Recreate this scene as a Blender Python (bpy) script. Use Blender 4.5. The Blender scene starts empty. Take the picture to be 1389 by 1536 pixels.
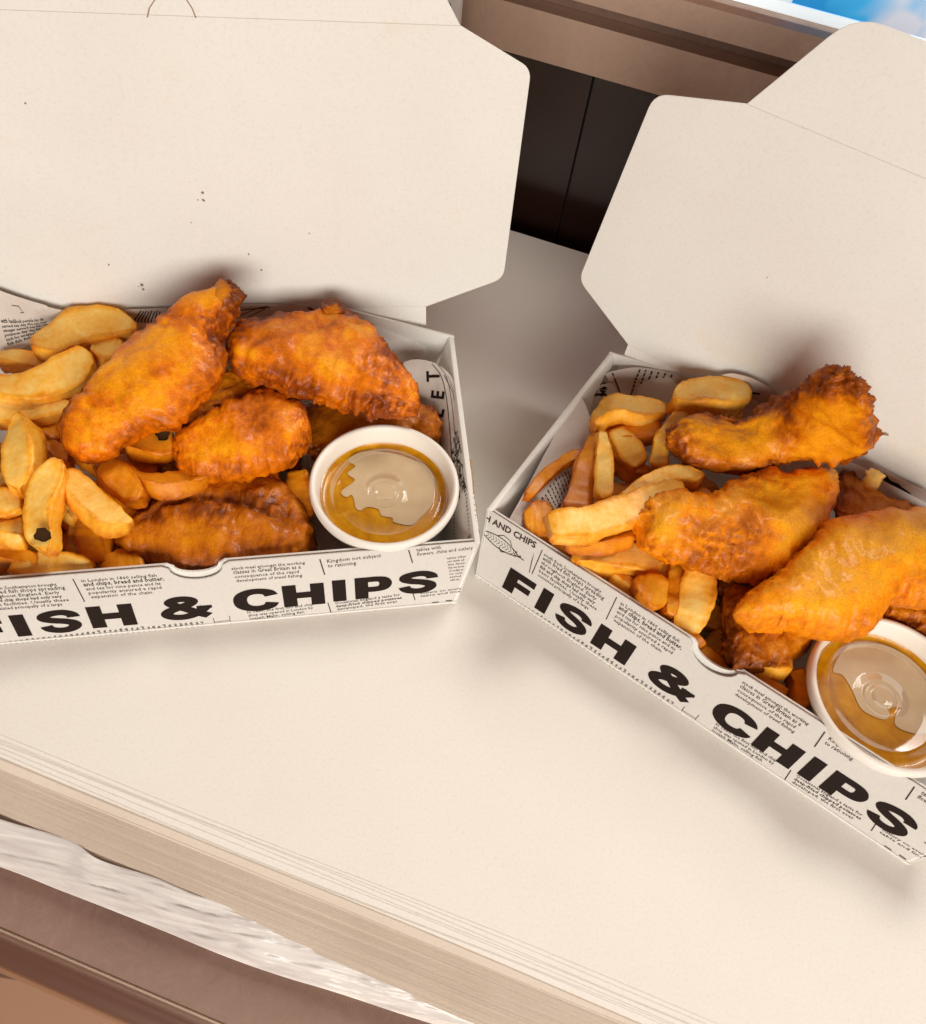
import bpy, bmesh, math, random
import numpy as np
from mathutils import Vector, Matrix
random.seed(7); rng = np.random.default_rng(7)
scn = bpy.context.scene
COL = scn.collection

# ------------------------------------------------------------------ camera
CX, CY, FPX = 694.5, 768.0, 1244.261          # photo pixel centre, focal length in photo pixels
CAMH, PITCH, ROLL = 0.398399, math.radians(57.483), math.radians(9.791)
CX3 = np.array([0, 0, CAMH])
_F = np.array([0, math.cos(PITCH), -math.sin(PITCH)]); _R0 = np.array([1., 0, 0]); _U0 = np.cross(_R0, _F)
_R = np.array([0.98543481, 0.14339536, 0.09141121]); _U = np.array([-0.17005363, 0.83095419, 0.52971398])
cam_d = bpy.data.cameras.new("camera"); cam = bpy.data.objects.new("camera", cam_d); COL.objects.link(cam)
cam.matrix_world = Matrix(((_R[0], _U[0], -_F[0], 0), (_R[1], _U[1], -_F[1], 0), (_R[2], _U[2], -_F[2], CAMH), (0, 0, 0, 1)))
cam_d.sensor_fit = 'HORIZONTAL'; cam_d.sensor_width = 36; cam_d.lens = FPX / 1389 * 36
cam_d.clip_start = 0.01; cam_d.clip_end = 50
scn.camera = cam
# ------------------------------------------------------------------ world and lamps
world = bpy.data.worlds.new("World"); scn.world = world; world.use_nodes = True
bg = world.node_tree.nodes['Background']; bg.inputs[0].default_value = (0.80, 0.36, 0.28, 1); bg.inputs[1].default_value = 0.20
scn.view_settings.view_transform = 'Standard'; scn.view_settings.look = 'None'
scn.view_settings.exposure = 0.0; scn.view_settings.gamma = 1.0
scn.cycles.max_bounces = 8

def area(name, loc, target, sx, sy, power, color):
    d = bpy.data.lights.new(name, 'AREA'); d.shape = 'RECTANGLE'; d.size = sx; d.size_y = sy; d.energy = power; d.color = color
    o = bpy.data.objects.new(name, d); COL.objects.link(o); o.location = loc
    o.rotation_euler = (Vector(target) - Vector(loc)).to_track_quat('-Z', 'Y').to_euler()
    return o
WARM = (1.0, 0.972, 0.895)
area('ceiling_tube_lamp', (0.80, 1.50, 1.80), (0.05, 0.15, 0), 0.75, 0.75, 35.0, WARM)
area('front_room_lamp', (0.42, -1.60, 0.84), (0.0, 0.3, 0.1), 1.8, 0.8, 47.0, WARM)

# ------------------------------------------------------------------ helpers
def ray(x, y): return _F + _R * (x - CX) / FPX - _U * (y - CY) / FPX
def U(x, y, z):
    d = ray(x, y); return CX3 + d * ((z - CAMH) / d[2])
def UP(x, y, P, n):
    d = ray(x, y); return CX3 + d * (np.dot(P - CX3, n) / np.dot(d, n))
def unit(v): v = np.asarray(v, float); return v / np.linalg.norm(v)

def mesh_obj(name, V, Fc, mat, parent=None, smooth=False):
    me = bpy.data.meshes.new(name); me.from_pydata([tuple(map(float, v)) for v in V], [], Fc)
    me.update()
    if smooth: me.polygons.foreach_set('use_smooth', [True] * len(me.polygons))
    if mat: me.materials.append(mat)
    o = bpy.data.objects.new(name, me); COL.objects.link(o)
    if parent: o.parent = parent
    return o
def bm_obj(name, bm, mat, parent=None, smooth=False):
    bmesh.ops.recalc_face_normals(bm, faces=bm.faces)
    me = bpy.data.meshes.new(name); bm.to_mesh(me); bm.free()
    if smooth: me.polygons.foreach_set('use_smooth', [True] * len(me.polygons))
    me.materials.append(mat); o = bpy.data.objects.new(name, me); COL.objects.link(o)
    if parent: o.parent = parent
    return o
def tag(o, label=None, cat=None, group=None, kind=None):
    if label: o['label'] = label
    if cat: o['category'] = cat
    if group: o['group'] = group
    if kind: o['kind'] = kind
    return o
def empty(name, loc, label, cat, group=None):
    o = bpy.data.objects.new(name, None); COL.objects.link(o); o.location = tuple(map(float, loc)); o.empty_display_size = .02
    tag(o, label, cat, group); bpy.context.view_layer.update(); return o
def adopt(child, parent):       # parent keeping world placement
    child.parent = parent; child.matrix_parent_inverse = Matrix.Translation(-Vector(parent.location))
def plate(name, pts, nrm, th, mat, parent=None, bevel=0.0, smooth=False):
    """closed card plate: polygon pts (3D) pushed th along nrm"""
    bm = bmesh.new(); nrm = Vector(unit(nrm)); a = [bm.verts.new(tuple(map(float, p))) for p in pts]
    b = [bm.verts.new(Vector(tuple(map(float, p))) + nrm * th) for p in pts]; n = len(a)
    f1 = bm.faces.new(a); f2 = bm.faces.new(b[::-1])
    for i in range(n): bm.faces.new((a[i], a[(i + 1) % n], b[(i + 1) % n], b[i]))
    bmesh.ops.recalc_face_normals(bm, faces=bm.faces)
    if bevel > 0:
        ed = [e for e in bm.edges if e.calc_length() > 1e-6 and any(f in (f1, f2) for f in e.link_faces) and not all(f in (f1, f2) for f in e.link_faces)]
        bmesh.ops.bevel(bm, geom=ed, offset=bevel, segments=2, profile=.6, affect='EDGES', clamp_overlap=True)
    o = bm_obj(name, bm, mat, None, smooth)
    if parent: adopt(o, parent)
    return o
def round_poly(pts, radii, n=6):
    """round the corners of a polygon (list of 2D/3D points)"""
    out = []; N = len(pts); pts = [np.asarray(p, float) for p in pts]
    for i, p in enumerate(pts):
        r = radii[i]
        if r <= 0: out.append(p); continue
        a = pts[i - 1] - p; b = pts[(i + 1) % N] - p; la = np.linalg.norm(a); lb = np.linalg.norm(b)
        r = min(r, la * .45, lb * .45); A = p + a / la * r; B = p + b / lb * r
        for k in range(n + 1):
            t = k / n; out.append((1 - t) ** 2 * A + 2 * t * (1 - t) * p + t * t * B)
    return out
def catmull(P, n):
    P = np.asarray(P, float); d = np.r_[0, np.cumsum(np.linalg.norm(np.diff(P[:, :2], axis=0), axis=1))]; d /= d[-1]
    Q = np.vstack([2 * P[0] - P[1], P, 2 * P[-1] - P[-2]])
    out = []
    for t in np.linspace(0, 1, n):
        i = min(np.searchsorted(d, t, side='right') - 1, len(P) - 2); u = (t - d[i]) / max(d[i + 1] - d[i], 1e-9)
        p0, p1, p2, p3 = Q[i:i + 4]
        out.append(.5 * (2 * p1 + (-p0 + p2) * u + (2 * p0 - 5 * p1 + 4 * p2 - p3) * u * u + (-p0 + 3 * p1 - 3 * p2 + p3) * u ** 3))
    return np.array(out)
# vectorised gradient noise
_perm = np.random.default_rng(3).permutation(256); _perm = np.r_[_perm, _perm, _perm]
_grad = np.random.default_rng(4).normal(size=(256, 3)); _grad /= np.linalg.norm(_grad, axis=1)[:, None]
def pnoise(X):
    X = np.asarray(X, float); I = np.floor(X).astype(int); f = X - I; I &= 255; w = f * f * f * (f * (f * 6 - 15) + 10); r = 0
    for dx in (0, 1):
        for dy in (0, 1):
            for dz in (0, 1):
                h = _perm[_perm[_perm[(I[..., 0] + dx) & 255] + ((I[..., 1] + dy) & 255)] + ((I[..., 2] + dz) & 255)]
                g = _grad[h & 255]; dv = f - np.array([dx, dy, dz]); c = (g * dv).sum(-1)
                r = r + c * (w[..., 0] if dx else 1 - w[..., 0]) * (w[..., 1] if dy else 1 - w[..., 1]) * (w[..., 2] if dz else 1 - w[..., 2])
    return r * 1.6
def fbm(X, o=4, g=.5):
    s = 0; a = 1
    for k in range(o): s = s + a * pnoise(X * 2 ** k + 17.3 * k); a *= g
    return s
def ridged(X, o=4, g=.55):
    s = 0; a = 1; t = 0
    for k in range(o): s = s + a * (1 - np.abs(pnoise(X * 2 ** k + 31.7 * k)) * 2); t += a; a *= g
    return s / t

# ------------------------------------------------------------------ materials
def mat(name, base=(.8, .8, .8), rough=.5, metal=0.0, spec=.5):
    m = bpy.data.materials.new(name); m.use_nodes = True; nt = m.node_tree; b = nt.nodes['Principled BSDF']
    b.inputs['Base Color'].default_value = (*base, 1); b.inputs['Roughness'].default_value = rough
    b.inputs['Metallic'].default_value = metal; b.inputs['Specular IOR Level'].default_value = spec
    return m, nt, b
def nn(nt, t, **k):
    n = nt.nodes.new(t)
    for a, v in k.items(): setattr(n, a, v)
    return n
def noise_n(nt, scale, detail=4, rough=.55, co=None, dist=0):
    n = nn(nt, 'ShaderNodeTexNoise'); n.inputs['Scale'].default_value = scale; n.inputs['Detail'].default_value = detail
    n.inputs['Roughness'].default_value = rough; n.inputs['Distortion'].default_value = dist
    if co: nt.links.new(co, n.inputs['Vector'])
    return n.outputs['Fac']
def pos_n(nt): return nn(nt, 'ShaderNodeNewGeometry').outputs['Position']
def ramp_n(nt, fac, stops):
    r = nn(nt, 'ShaderNodeValToRGB'); e = r.color_ramp.elements
    while len(e) < len(stops): e.new(.5)
    for i, (p, c) in enumerate(stops): e[i].position = p; e[i].color = (*c, 1)
    nt.links.new(fac, r.inputs[0]); return r.outputs[0]
def mixc(nt, fac, a, b, mode='MIX'):
    m = nn(nt, 'ShaderNodeMix', data_type='RGBA', blend_type=mode)
    for i, v in ((0, fac), (6, a), (7, b)):
        if isinstance(v, (int, float)): m.inputs[i].default_value = v
        elif isinstance(v, tuple): m.inputs[i].default_value = (*v, 1)
        else: nt.links.new(v, m.inputs[i])
    return m.outputs[2]
def math_n(nt, op, a, b=None, clamp=False):
    m = nn(nt, 'ShaderNodeMath', operation=op); m.use_clamp = clamp
    for i, v in ((0, a), (1, b)):
        if v is None: continue
        if isinstance(v, (int, float)): m.inputs[i].default_value = v
        else: nt.links.new(v, m.inputs[i])
    return m.outputs[0]
def bump_n(nt, b, h, strength, dist):
    n = nn(nt, 'ShaderNodeBump'); n.inputs['Strength'].default_value = strength; n.inputs['Distance'].default_value = dist
    nt.links.new(h, n.inputs['Height']); nt.links.new(n.outputs[0], b.inputs['Normal'])

def card_mat(name, c1, c2, fleck=.0, rough=.62):
    m, nt, b = mat(name, c1, rough, spec=.3); p = pos_n(nt)
    big = noise_n(nt, 18, 3, .5, p); fine = noise_n(nt, 700, 4, .6, p)
    col = ramp_n(nt, big, [(.3, c2), (.7, c1)])
    spots = ramp_n(nt, fine, [(.28, (.94, .925, .91)), (.50, (1, 1, 1))])
    col = mixc(nt, 1.0, col, spots, 'MULTIPLY')
    nt.links.new(col, b.inputs['Base Color'])
    if name == 'white_card':
        oil = ramp_n(nt, noise_n(nt, 13, 4, .7, p, .8), [(.60, (1, 1, 1)), (.70, (.985, .955, .88))]); col = mixc(nt, 1.0, col, oil, 'MULTIPLY'); nt.links.new(col, b.inputs['Base Color'])
    h = math_n(nt, 'ADD', math_n(nt, 'MULTIPLY', noise_n(nt, 25, 2, .5, p), 3.0), math_n(nt, 'MULTIPLY', fine, .12))
    bump_n(nt, b, h, .22, .0006)
    return m
M_card = card_mat('white_card', (.80, .79, .745), (.775, .755, .705))
M_news = card_mat('newsprint_card', (.66, .625, .585), (.63, .595, .55))
M_liner = card_mat('newsprint_paper', (.66, .60, .54), (.62, .56, .50), rough=.5)
M_edge, _, _ = mat('raw_card_edge', (.42, .27, .15), .9)
M_ink, nt, b = mat('black_ink', (.016, .008, .006), .7, spec=.15)
M_inks, nt, b = mat('grey_ink', (.06, .038, .03), .7, spec=.15)
M_sheet = card_mat('white_sheet_paper', (.84, .805, .74), (.825, .785, .715), rough=.45)

def batter_mat(name, light, mid, brown, dark, bias):
    m, nt, b = mat(name, mid, .42, spec=.22); p = pos_n(nt)
    at = nn(nt, 'ShaderNodeAttribute', attribute_name='crag').outputs['Fac']
    n1 = noise_n(nt, 55, 5, .6, p, .4); n2 = noise_n(nt, 260, 5, .65, p, .3); n3 = noise_n(nt, 900, 3, .6, p)
    f = math_n(nt, 'ADD', math_n(nt, 'MULTIPLY', at, .62), math_n(nt, 'MULTIPLY', math_n(nt, 'SUBTRACT', n1, .5), .50))
    f = math_n(nt, 'ADD', f, math_n(nt, 'MULTIPLY', math_n(nt, 'SUBTRACT', n2, .5), .50))
    f = math_n(nt, 'ADD', f, bias, True)
    col = ramp_n(nt, f, [(.0, light), (.26, mid), (.62, brown), (.95, dark)])
    col = mixc(nt, .55, col, ramp_n(nt, n3, [(.3, (.72, .62, .5)), (.7, (1.15, 1.15, 1.1))]), 'MULTIPLY')
    nt.links.new(col, b.inputs['Base Color'])
    b.inputs['Subsurface Weight'].default_value = .04; b.inputs['Subsurface Radius'].default_value = (.006, .002, .0006); b.inputs['Subsurface Scale'].default_value = .6
    b.inputs['Coat Weight'].default_value = .11; b.inputs['Coat Roughness'].default_value = .14
    nt.links.new(ramp_n(nt, n2, [(.3, (.28,) * 3), (.7, (.55,) * 3)]), b.inputs['Roughness'])
    h = math_n(nt, 'ADD', n2, math_n(nt, 'MULTIPLY', n3, .4))
    bump_n(nt, b, h, .6, .0011)
    return m
M_bat = batter_mat('golden_batter', (.95, .38, .006), (.76, .19, .0012), (.30, .055, .001), (.06, .011, .001), .03)
M_batd = batter_mat('brown_batter', (.66, .22, .004), (.48, .125, .002), (.22, .045, .001), (.05, .010, .0008), .06)
M_batl = batter_mat('pale_golden_batter', (.98, .43, .012), (.93, .28, .002), (.48, .115, .002), (.10, .018, .001), -.04)

M_batd2 = batter_mat('tawny_batter', (.88, .36, .008), (.68, .20, .002), (.33, .07, .0015), (.08, .017, .001), .05)
def chip_mat(name, pale, mid, orange, bias=0.0):
    m, nt, b = mat(name, pale, .42, spec=.3); p = pos_n(nt)
    at = nn(nt, 'ShaderNodeAttribute', attribute_name='edge').outputs['Fac']
    n1 = noise_n(nt, 70, 4, .6, p, .3); n2 = noise_n(nt, 420, 4, .65, p)
    f = math_n(nt, 'ADD', math_n(nt, 'MULTIPLY', at, .6), math_n(nt, 'MULTIPLY', math_n(nt, 'SUBTRACT', n1, .5), 1.1))
    f = math_n(nt, 'ADD', f, math_n(nt, 'MULTIPLY', math_n(nt, 'SUBTRACT', n2, .5), .55))
    f = math_n(nt, 'ADD', f, .22 + bias, True)
    col = ramp_n(nt, f, [(.0, pale), (.4, mid), (.8, orange), (1.0, (.30, .08, .006))])
    nt.links.new(col, b.inputs['Base Color'])
    b.inputs['Subsurface Weight'].default_value = .15; b.inputs['Subsurface Radius'].default_value = (.006, .003, .001); b.inputs['Subsurface Scale'].default_value = .6
    b.inputs['Coat Weight'].default_value = .10; b.inputs['Coat Roughness'].default_value = .25
    bump_n(nt, b, math_n(nt, 'ADD', n2, n1), .4, .0007)
    return m
M_chip = chip_mat('potato_pale', (.98, .68, .19), (.95, .44, .03), (.64, .18, .003))
M_chipo = chip_mat('potato_orange', (.84, .37, .02), (.74, .24, .004), (.46, .10, .002), .06)

M_foam, nt, b = mat('foam_cup', (.83, .78, .70), .4); b.inputs['Subsurface Weight'].default_value = .1; b.inputs['Subsurface Radius'].default_value = (.004, .003, .002)
b.inputs['Subsurface Scale'].default_value = .5
bump_n(nt, b, noise_n(nt, 500, 2, .5, pos_n(nt)), .12, .0003)
M_sauce, nt, b = mat('curry_sauce', (.50, .20, .012), .3, spec=.3); p = pos_n(nt)
nt.links.new(ramp_n(nt, noise_n(nt, 120, 4, .6, p, .6), [(.3, (.48, .19, .001)), (.7, (.70, .34, .003))]), b.inputs['Base Color'])
M_patch, nt, b = mat('painted_lid_reflection', (.52, .37, .24), .28); p = pos_n(nt)
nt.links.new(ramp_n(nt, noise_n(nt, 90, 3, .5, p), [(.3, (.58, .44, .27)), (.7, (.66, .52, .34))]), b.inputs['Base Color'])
# clear lid film: transparent with a glossy skin
M_film = bpy.data.materials.new('clear_lid_plastic'); M_film.use_nodes = True; nt = M_film.node_tree; nt.nodes.clear()
out = nn(nt, 'ShaderNodeOutputMaterial'); tr = nn(nt, 'ShaderNodeBsdfTransparent'); gl = nn(nt, 'ShaderNodeBsdfGlossy'); mx = nn(nt, 'ShaderNodeMixShader')
tr.inputs[0].default_value = (.97, .95, .92, 1); gl.inputs['Roughness'].default_value = .06
fr = nn(nt, 'ShaderNodeFresnel'); fr.inputs[0].default_value = 1.5
nt.links.new(math_n(nt, 'ADD', math_n(nt, 'MULTIPLY', fr.outputs[0], .28), .0), mx.inputs[0])
bp = nn(nt, 'ShaderNodeBump'); bp.inputs['Strength'].default_value = .08; bp.inputs['Distance'].default_value = .0004
nt.links.new(noise_n(nt, 60, 2, .5, pos_n(nt)), bp.inputs['Height']); nt.links.new(bp.outputs[0], gl.inputs['Normal'])
nt.links.new(tr.outputs[0], mx.inputs[1]); nt.links.new(gl.outputs[0], mx.inputs[2]); nt.links.new(mx.outputs[0], out.inputs[0])

def steel_mat(name, c1, c2, rough, scr=1.0):
    m, nt, b = mat(name, c1, rough, .75); p = pos_n(nt)
    n1 = noise_n(nt, 14, 6, .65, p, 1.2); n2 = noise_n(nt, 90, 6, .7, p, 2.5)
    f = math_n(nt, 'ADD', math_n(nt, 'MULTIPLY', n1, .6), math_n(nt, 'MULTIPLY', n2, .4))
    nt.links.new(ramp_n(nt, f, [(.35, c2), (.65, c1)]), b.inputs['Base Color'])
    nt.links.new(ramp_n(nt, f, [(.3, (rough + .12,) * 3), (.7, (rough - .08,) * 3)]), b.inputs['Roughness'])
    bump_n(nt, b, n2, .15 * scr, .0006); return m
M_steel = steel_mat('worn_steel', (.84, .63, .52), (.50, .36, .29), .34)
M_shelf = steel_mat('shelf_steel', (.62, .44, .34), (.50, .35, .27), .5, .3)
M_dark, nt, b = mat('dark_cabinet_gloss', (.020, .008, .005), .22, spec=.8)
M_gap, nt, b = mat('dark_seam', (.004, .002, .0015), .8)

# ------------------------------------------------------------------ lettering
_tc = {}
def text2d(s, size=1.0, bold=0.0, xs=1.0, res=2):
    key = (s, bold, res)
    if key not in _tc:
        cu = bpy.data.curves.new('t', 'FONT'); cu.body = s; cu.size = 1.0; cu.resolution_u = res; cu.offset = bold; cu.fill_mode = 'FRONT'
        o = bpy.data.objects.new('t', cu); COL.objects.link(o)
        dg = bpy.context.evaluated_depsgraph_get(); me = bpy.data.meshes.new_from_object(o.evaluated_get(dg))
        V = np.array([v.co[:2] for v in me.vertices]).reshape(-1, 2); Fc = [tuple(p.vertices) for p in me.polygons]
        bpy.data.objects.remove(o); bpy.data.curves.remove(cu); bpy.data.meshes.remove(me); _tc[key] = (V, Fc)
    V, Fc = _tc[key]; return V * size * np.array([xs, 1.0]), Fc
class Print:
    def __init__(s): s.V = []; s.F = []; s.Z = []; s.k = 0
    def add(s, V, Fc, z=None):
        n = len(s.V); s.k += 1; s.Z += ([s.k * 1e-6] * len(V) if z is None else list(s.k * 1e-6 + z)); s.V += [tuple(v) for v in V]; s.F += [tuple(i + n for i in f) for f in Fc]
    def text(s, t, x, y, size, ang=0, bold=0.0, xs=1.0, width=None, res=2):
        V, Fc = text2d(t, size, bold, xs, res)
        if len(V) == 0: return
        if width: V = V * np.array([width / max(V[:, 0].max(), 1e-9), 1.0])
        c, sn = math.cos(ang), math.sin(ang)
        s.add(np.c_[x + V[:, 0] * c - V[:, 1] * sn, y + V[:, 0] * sn + V[:, 1] * c], Fc)
    def rect(s, x0, y0, x1, y1): s.add([(x0, y0), (x1, y0), (x1, y1), (x0, y1)], [(0, 1, 2, 3)])
    def line(s, pts, w):
        P = np.asarray(pts, float); T = np.gradient(P, axis=0); T /= np.linalg.norm(T, axis=1)[:, None] + 1e-12; N = np.c_[-T[:, 1], T[:, 0]] * w / 2
        n = len(P); s.add(np.vstack([P + N, P - N]), [(i, i + 1, n + i + 1, n + i) for i in range(n - 1)])
    def poly(s, pts): s.add(pts, [tuple(range(len(pts)))])
    def pen(s, pts, rx, ry, n=40):     # stroke swept with an elliptical pen
        P = catmull(pts, n); T = np.gradient(P, axis=0); N = np.c_[-T[:, 1], T[:, 0]]; D = N * np.array([rx * rx, ry * ry]); k = np.sqrt((N[:, 0] * rx) ** 2 + (N[:, 1] * ry) ** 2)
        O = D / k[:, None]; m = len(P); s.add(np.vstack([P + O, P - O]), [(i, i + 1, m + i + 1, m + i) for i in range(m - 1)], np.r_[np.linspace(0, 5e-5, m), np.linspace(0, 5e-5, m)])

def heading_print():
    """FISH & CHIPS in heavy extended capitals; unit: mm on the front wall (u along, h up)"""
    P = Print()
    def box(x0, y0, x1, y1): P.rect(x0, y0, x1, y1)
    b, t = 4.6, 21.0
    def base(u): return b + (u - 15) * .0345      # the printed line climbs a little along the wall
    def H(x0, x1, st):
        y = base(x0); box(x0, y, x0 + st, y + 16.2); box(x1 - st, y, x1, y + 16.2); box(x0 + st - .01, y + 6.0, x1 - st + .01, y + 10.4)
    # F
    y = base(16); box(16.2, y, 22.6, y + 16); box(22.59, y + 11.6, 32.5, y + 16); box(22.59, y + 5.2, 31.2, y + 9.2)
    y = base(37); box(36.6, y, 43.0, y + 16.2)
    def S(x0, x1):
        y = base(x0); w = x1 - x0; q = lambda a, c: (x0 + a * w, y - .3 + c * 16.9)
        P.pen([q(.86, .66), q(.83, .78), q(.66, .885), q(.42, .885), q(.20, .80), q(.18, .67), q(.34, .575), q(.62, .50), q(.80, .40), q(.82, .26), q(.66, .135), q(.42, .115), q(.22, .20), q(.15, .34)], w * .150, 1.95, 60)
    S(47.8, 67.0)
    H(70.8, 91.5, 6.6)
    # ampersand
    y = base(104); q = lambda a, c: (103.2 + a * 24.0, y - .2 + c * 16.6)
    P.pen([q(.93, .07), q(.74, .22), q(.52, .45), q(.30, .66), q(.24, .80), q(.36, .90), q(.54, .90), q(.66, .80), q(.60, .67), q(.40, .55), q(.20, .42), q(.12, .28), q(.20, .14), q(.40, .09), q(.60, .15), q(.78, .32), q(.90, .50)], 2.9, 2.0, 80)
    box(*q(.72, .42), *q(1.02, .54))
    # C
    y = base(140); w = 21.5; q = lambda a, c: (138.0 + a * w, y - .2 + c * 16.8)
    P.pen([q(.86, .66), q(.78, .81), q(.58, .885), q(.36, .86), q(.20, .72), q(.155, .50), q(.20, .28), q(.36, .14), q(.58, .115), q(.78, .19), q(.86, .34)], 3.3, 1.95, 60)
    H(161.8, 182.0, 6.7)
    y = base(187); box(186.0, y, 192.6, y + 16.2)
    y = base(197); box(197.0, y, 203.6, y + 16.2)
    q = lambda a, c: (203.5 + a * 12.0, y + c * 16.2)
    P.pen([q(0, .885), q(.35, .885), q(.62, .84), q(.735, .66), q(.62, .47), q(.35, .42), q(0, .42)], 3.15, 1.86, 40)
    S(218.6, 238.4)
    return P
def small_print():
    P = Print()
    P.text('SH AND CHIPS', -9.3, 38.7, 5.6, math.radians(4.5), .03, 1, width=33.0)
    P.line([(-9, 36.2), (24.2, 38.2), (24.8, 33), (26.2, 24.9)], .45)
    P.line([(27.3, 43.0), (27.8, 25)], .5)
    # fish drawing
    body = [(-6 + 27 * t, 31.5 - 1.5 * t + 3.6 * math.sin(math.pi * min(1, t * 1.15)) ** .8 * (1 if k else -1)) for k in (1, 0) for t in (np.linspace(0, 1, 14) if k else np.linspace(1, 0, 14))]
    P.line(body + [body[0]], .55); P.line([(-6, 31.5), (-10.5, 34.5), (-8, 31.5), (-10.5, 28.5), (-6, 31.5)], .5)
    for i in range(11): P.line([(-3 + i * 1.8, 33.4 - i * .1), (-1.6 + i * 1.8, 31.5 - i * .1), (-3 + i * 1.8, 29.4 - i * .1)], .28)
    P.line([(3, 34.6), (6, 37), (10, 36.4), (12, 34)], .45); P.line([(6, 28.2), (8, 26.2), (10.5, 27.8)], .7); P.line([(16, 32.6), (15, 30.4), (16, 28.4)], .4); P.rect(18, 30.6, 18.8, 31.4)
    def block(x, y, lines, size, step, slope=0, widths=None, bold=(), big=()):
        yy = y
        for i, l in enumerate(lines):
            s = size * (1.28 if i in big else 1); P.text(l, x + i * .35, yy, s, math.atan(slope), .016 if i in bold else .004, .92, width=(widths[i] if widths else None), res=1); yy -= step
    block(28.9, 40.4, ['south from Southampton brought', 'with fried fish shops spreading', 'throughout England. Early', 'fish and chip shops had only very', 'basic facilities. Usually these', 'consisted principally of a large'], 2.9, 2.85, -.02, [34, 36.5, 33, 33, 35, 31], big=(1,), bold=(3,))
    P.line([(70.6, 43.4), (71.7, 26.8)], .5)
    block(73.6, 40.6, ['in London in 1860 selling fish', 'and chips, bread and butter,', 'and tea for nine pence and its', 'popularity ensured a rapid', 'expansion of the chain.'], 3.0, 2.95, -.01, [33, 35.5, 33, 32.5, 28], big=(1,), bold=(1,))
    block(140.2, 40.6, ['stock meal amongst the working', 'classes in Great Britain as a', 'consequence of the rapid', 'development of trawl fishing'], 3.0, 3.0, .0, [34, 31.5, 30, 31], big=(1,))
    P.line([(181.3, 43.2), (182.9, 31.6)], .6)
    block(184.4, 40.0, ['Kingdom not subject', 'to rationing.'], 3.7, 3.4, .045, [26, 14])
    P.line([(223.6, 44.6), (225.6, 35)], .6)
    block(227.4, 43.0, ['tables with', 'flowers, china and cutlery'], 3.5, 3.2, .055, [12, 27.5])
    block(242.5, 35.4, ['tables often', 'set with all', 'the linen', 'that we know', 'of today at', 'no cost', 'served', 'with tea'], 2.2, 2.4, .05, [9.5, 8.5, 8.6, 8, 7.4, 6.6, 5.6, 4.6])
    block(143.4, 7.2, ['In 1860, the first fish and chip', 'shop was opened in London by', 'Joseph Malin, selling fish'], 2.8, 2.6, .055, [32.5, 32, 27])
    P.line([(183.2, 10.2), (184.4, 1.6)], .5)
    block(186.6, 8.2, ['Occasional England a taste for', 'deep-fried chipped potatoes', 'developed, the first ever'], 2.8, 2.5, .07, [33, 33.5, 31], bold=(1,))
    P.line([(226.0, 11.6), (227.2, 6.0)], .5)
    block(229.6, 10.2, ['cutlery on every', 'table and linen'], 2.2, 2.3, .06, [21.5, 22.5])
    # column of text printed across the bottom edge, its lines running up the wall
    r = random.Random(5); words = ['fish', 'chips', 'tea', 'salt', 'peas', 'with', 'the', 'and', 'cod', 'sole']
    x = -2.0
    while x < 122.5:
        L = 1.2 + 3.0 * min(1, max(0, x) / 70) * r.uniform(.75, 1.0)
        P.text(r.choice(words), x + 1.35, .35, 2.1, math.radians(90), .02, .8, width=L, res=1); x += 2.55
    P.line([(127, .4), (127, 6.0)], .3); P.line([(127, 2.8), (134.6, 3.2)], .25); P.line([(134.6, .4), (134.8, 6.6)], .3)
    P.rect(236.0, 1.6, 239.6, 2.9); P.rect(243.2, 2.6, 246.6, 3.3); P.rect(231, .6, 232.4, 1.3)
    return P
P_HEAD = heading_print(); P_SMALL = small_print()

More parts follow.
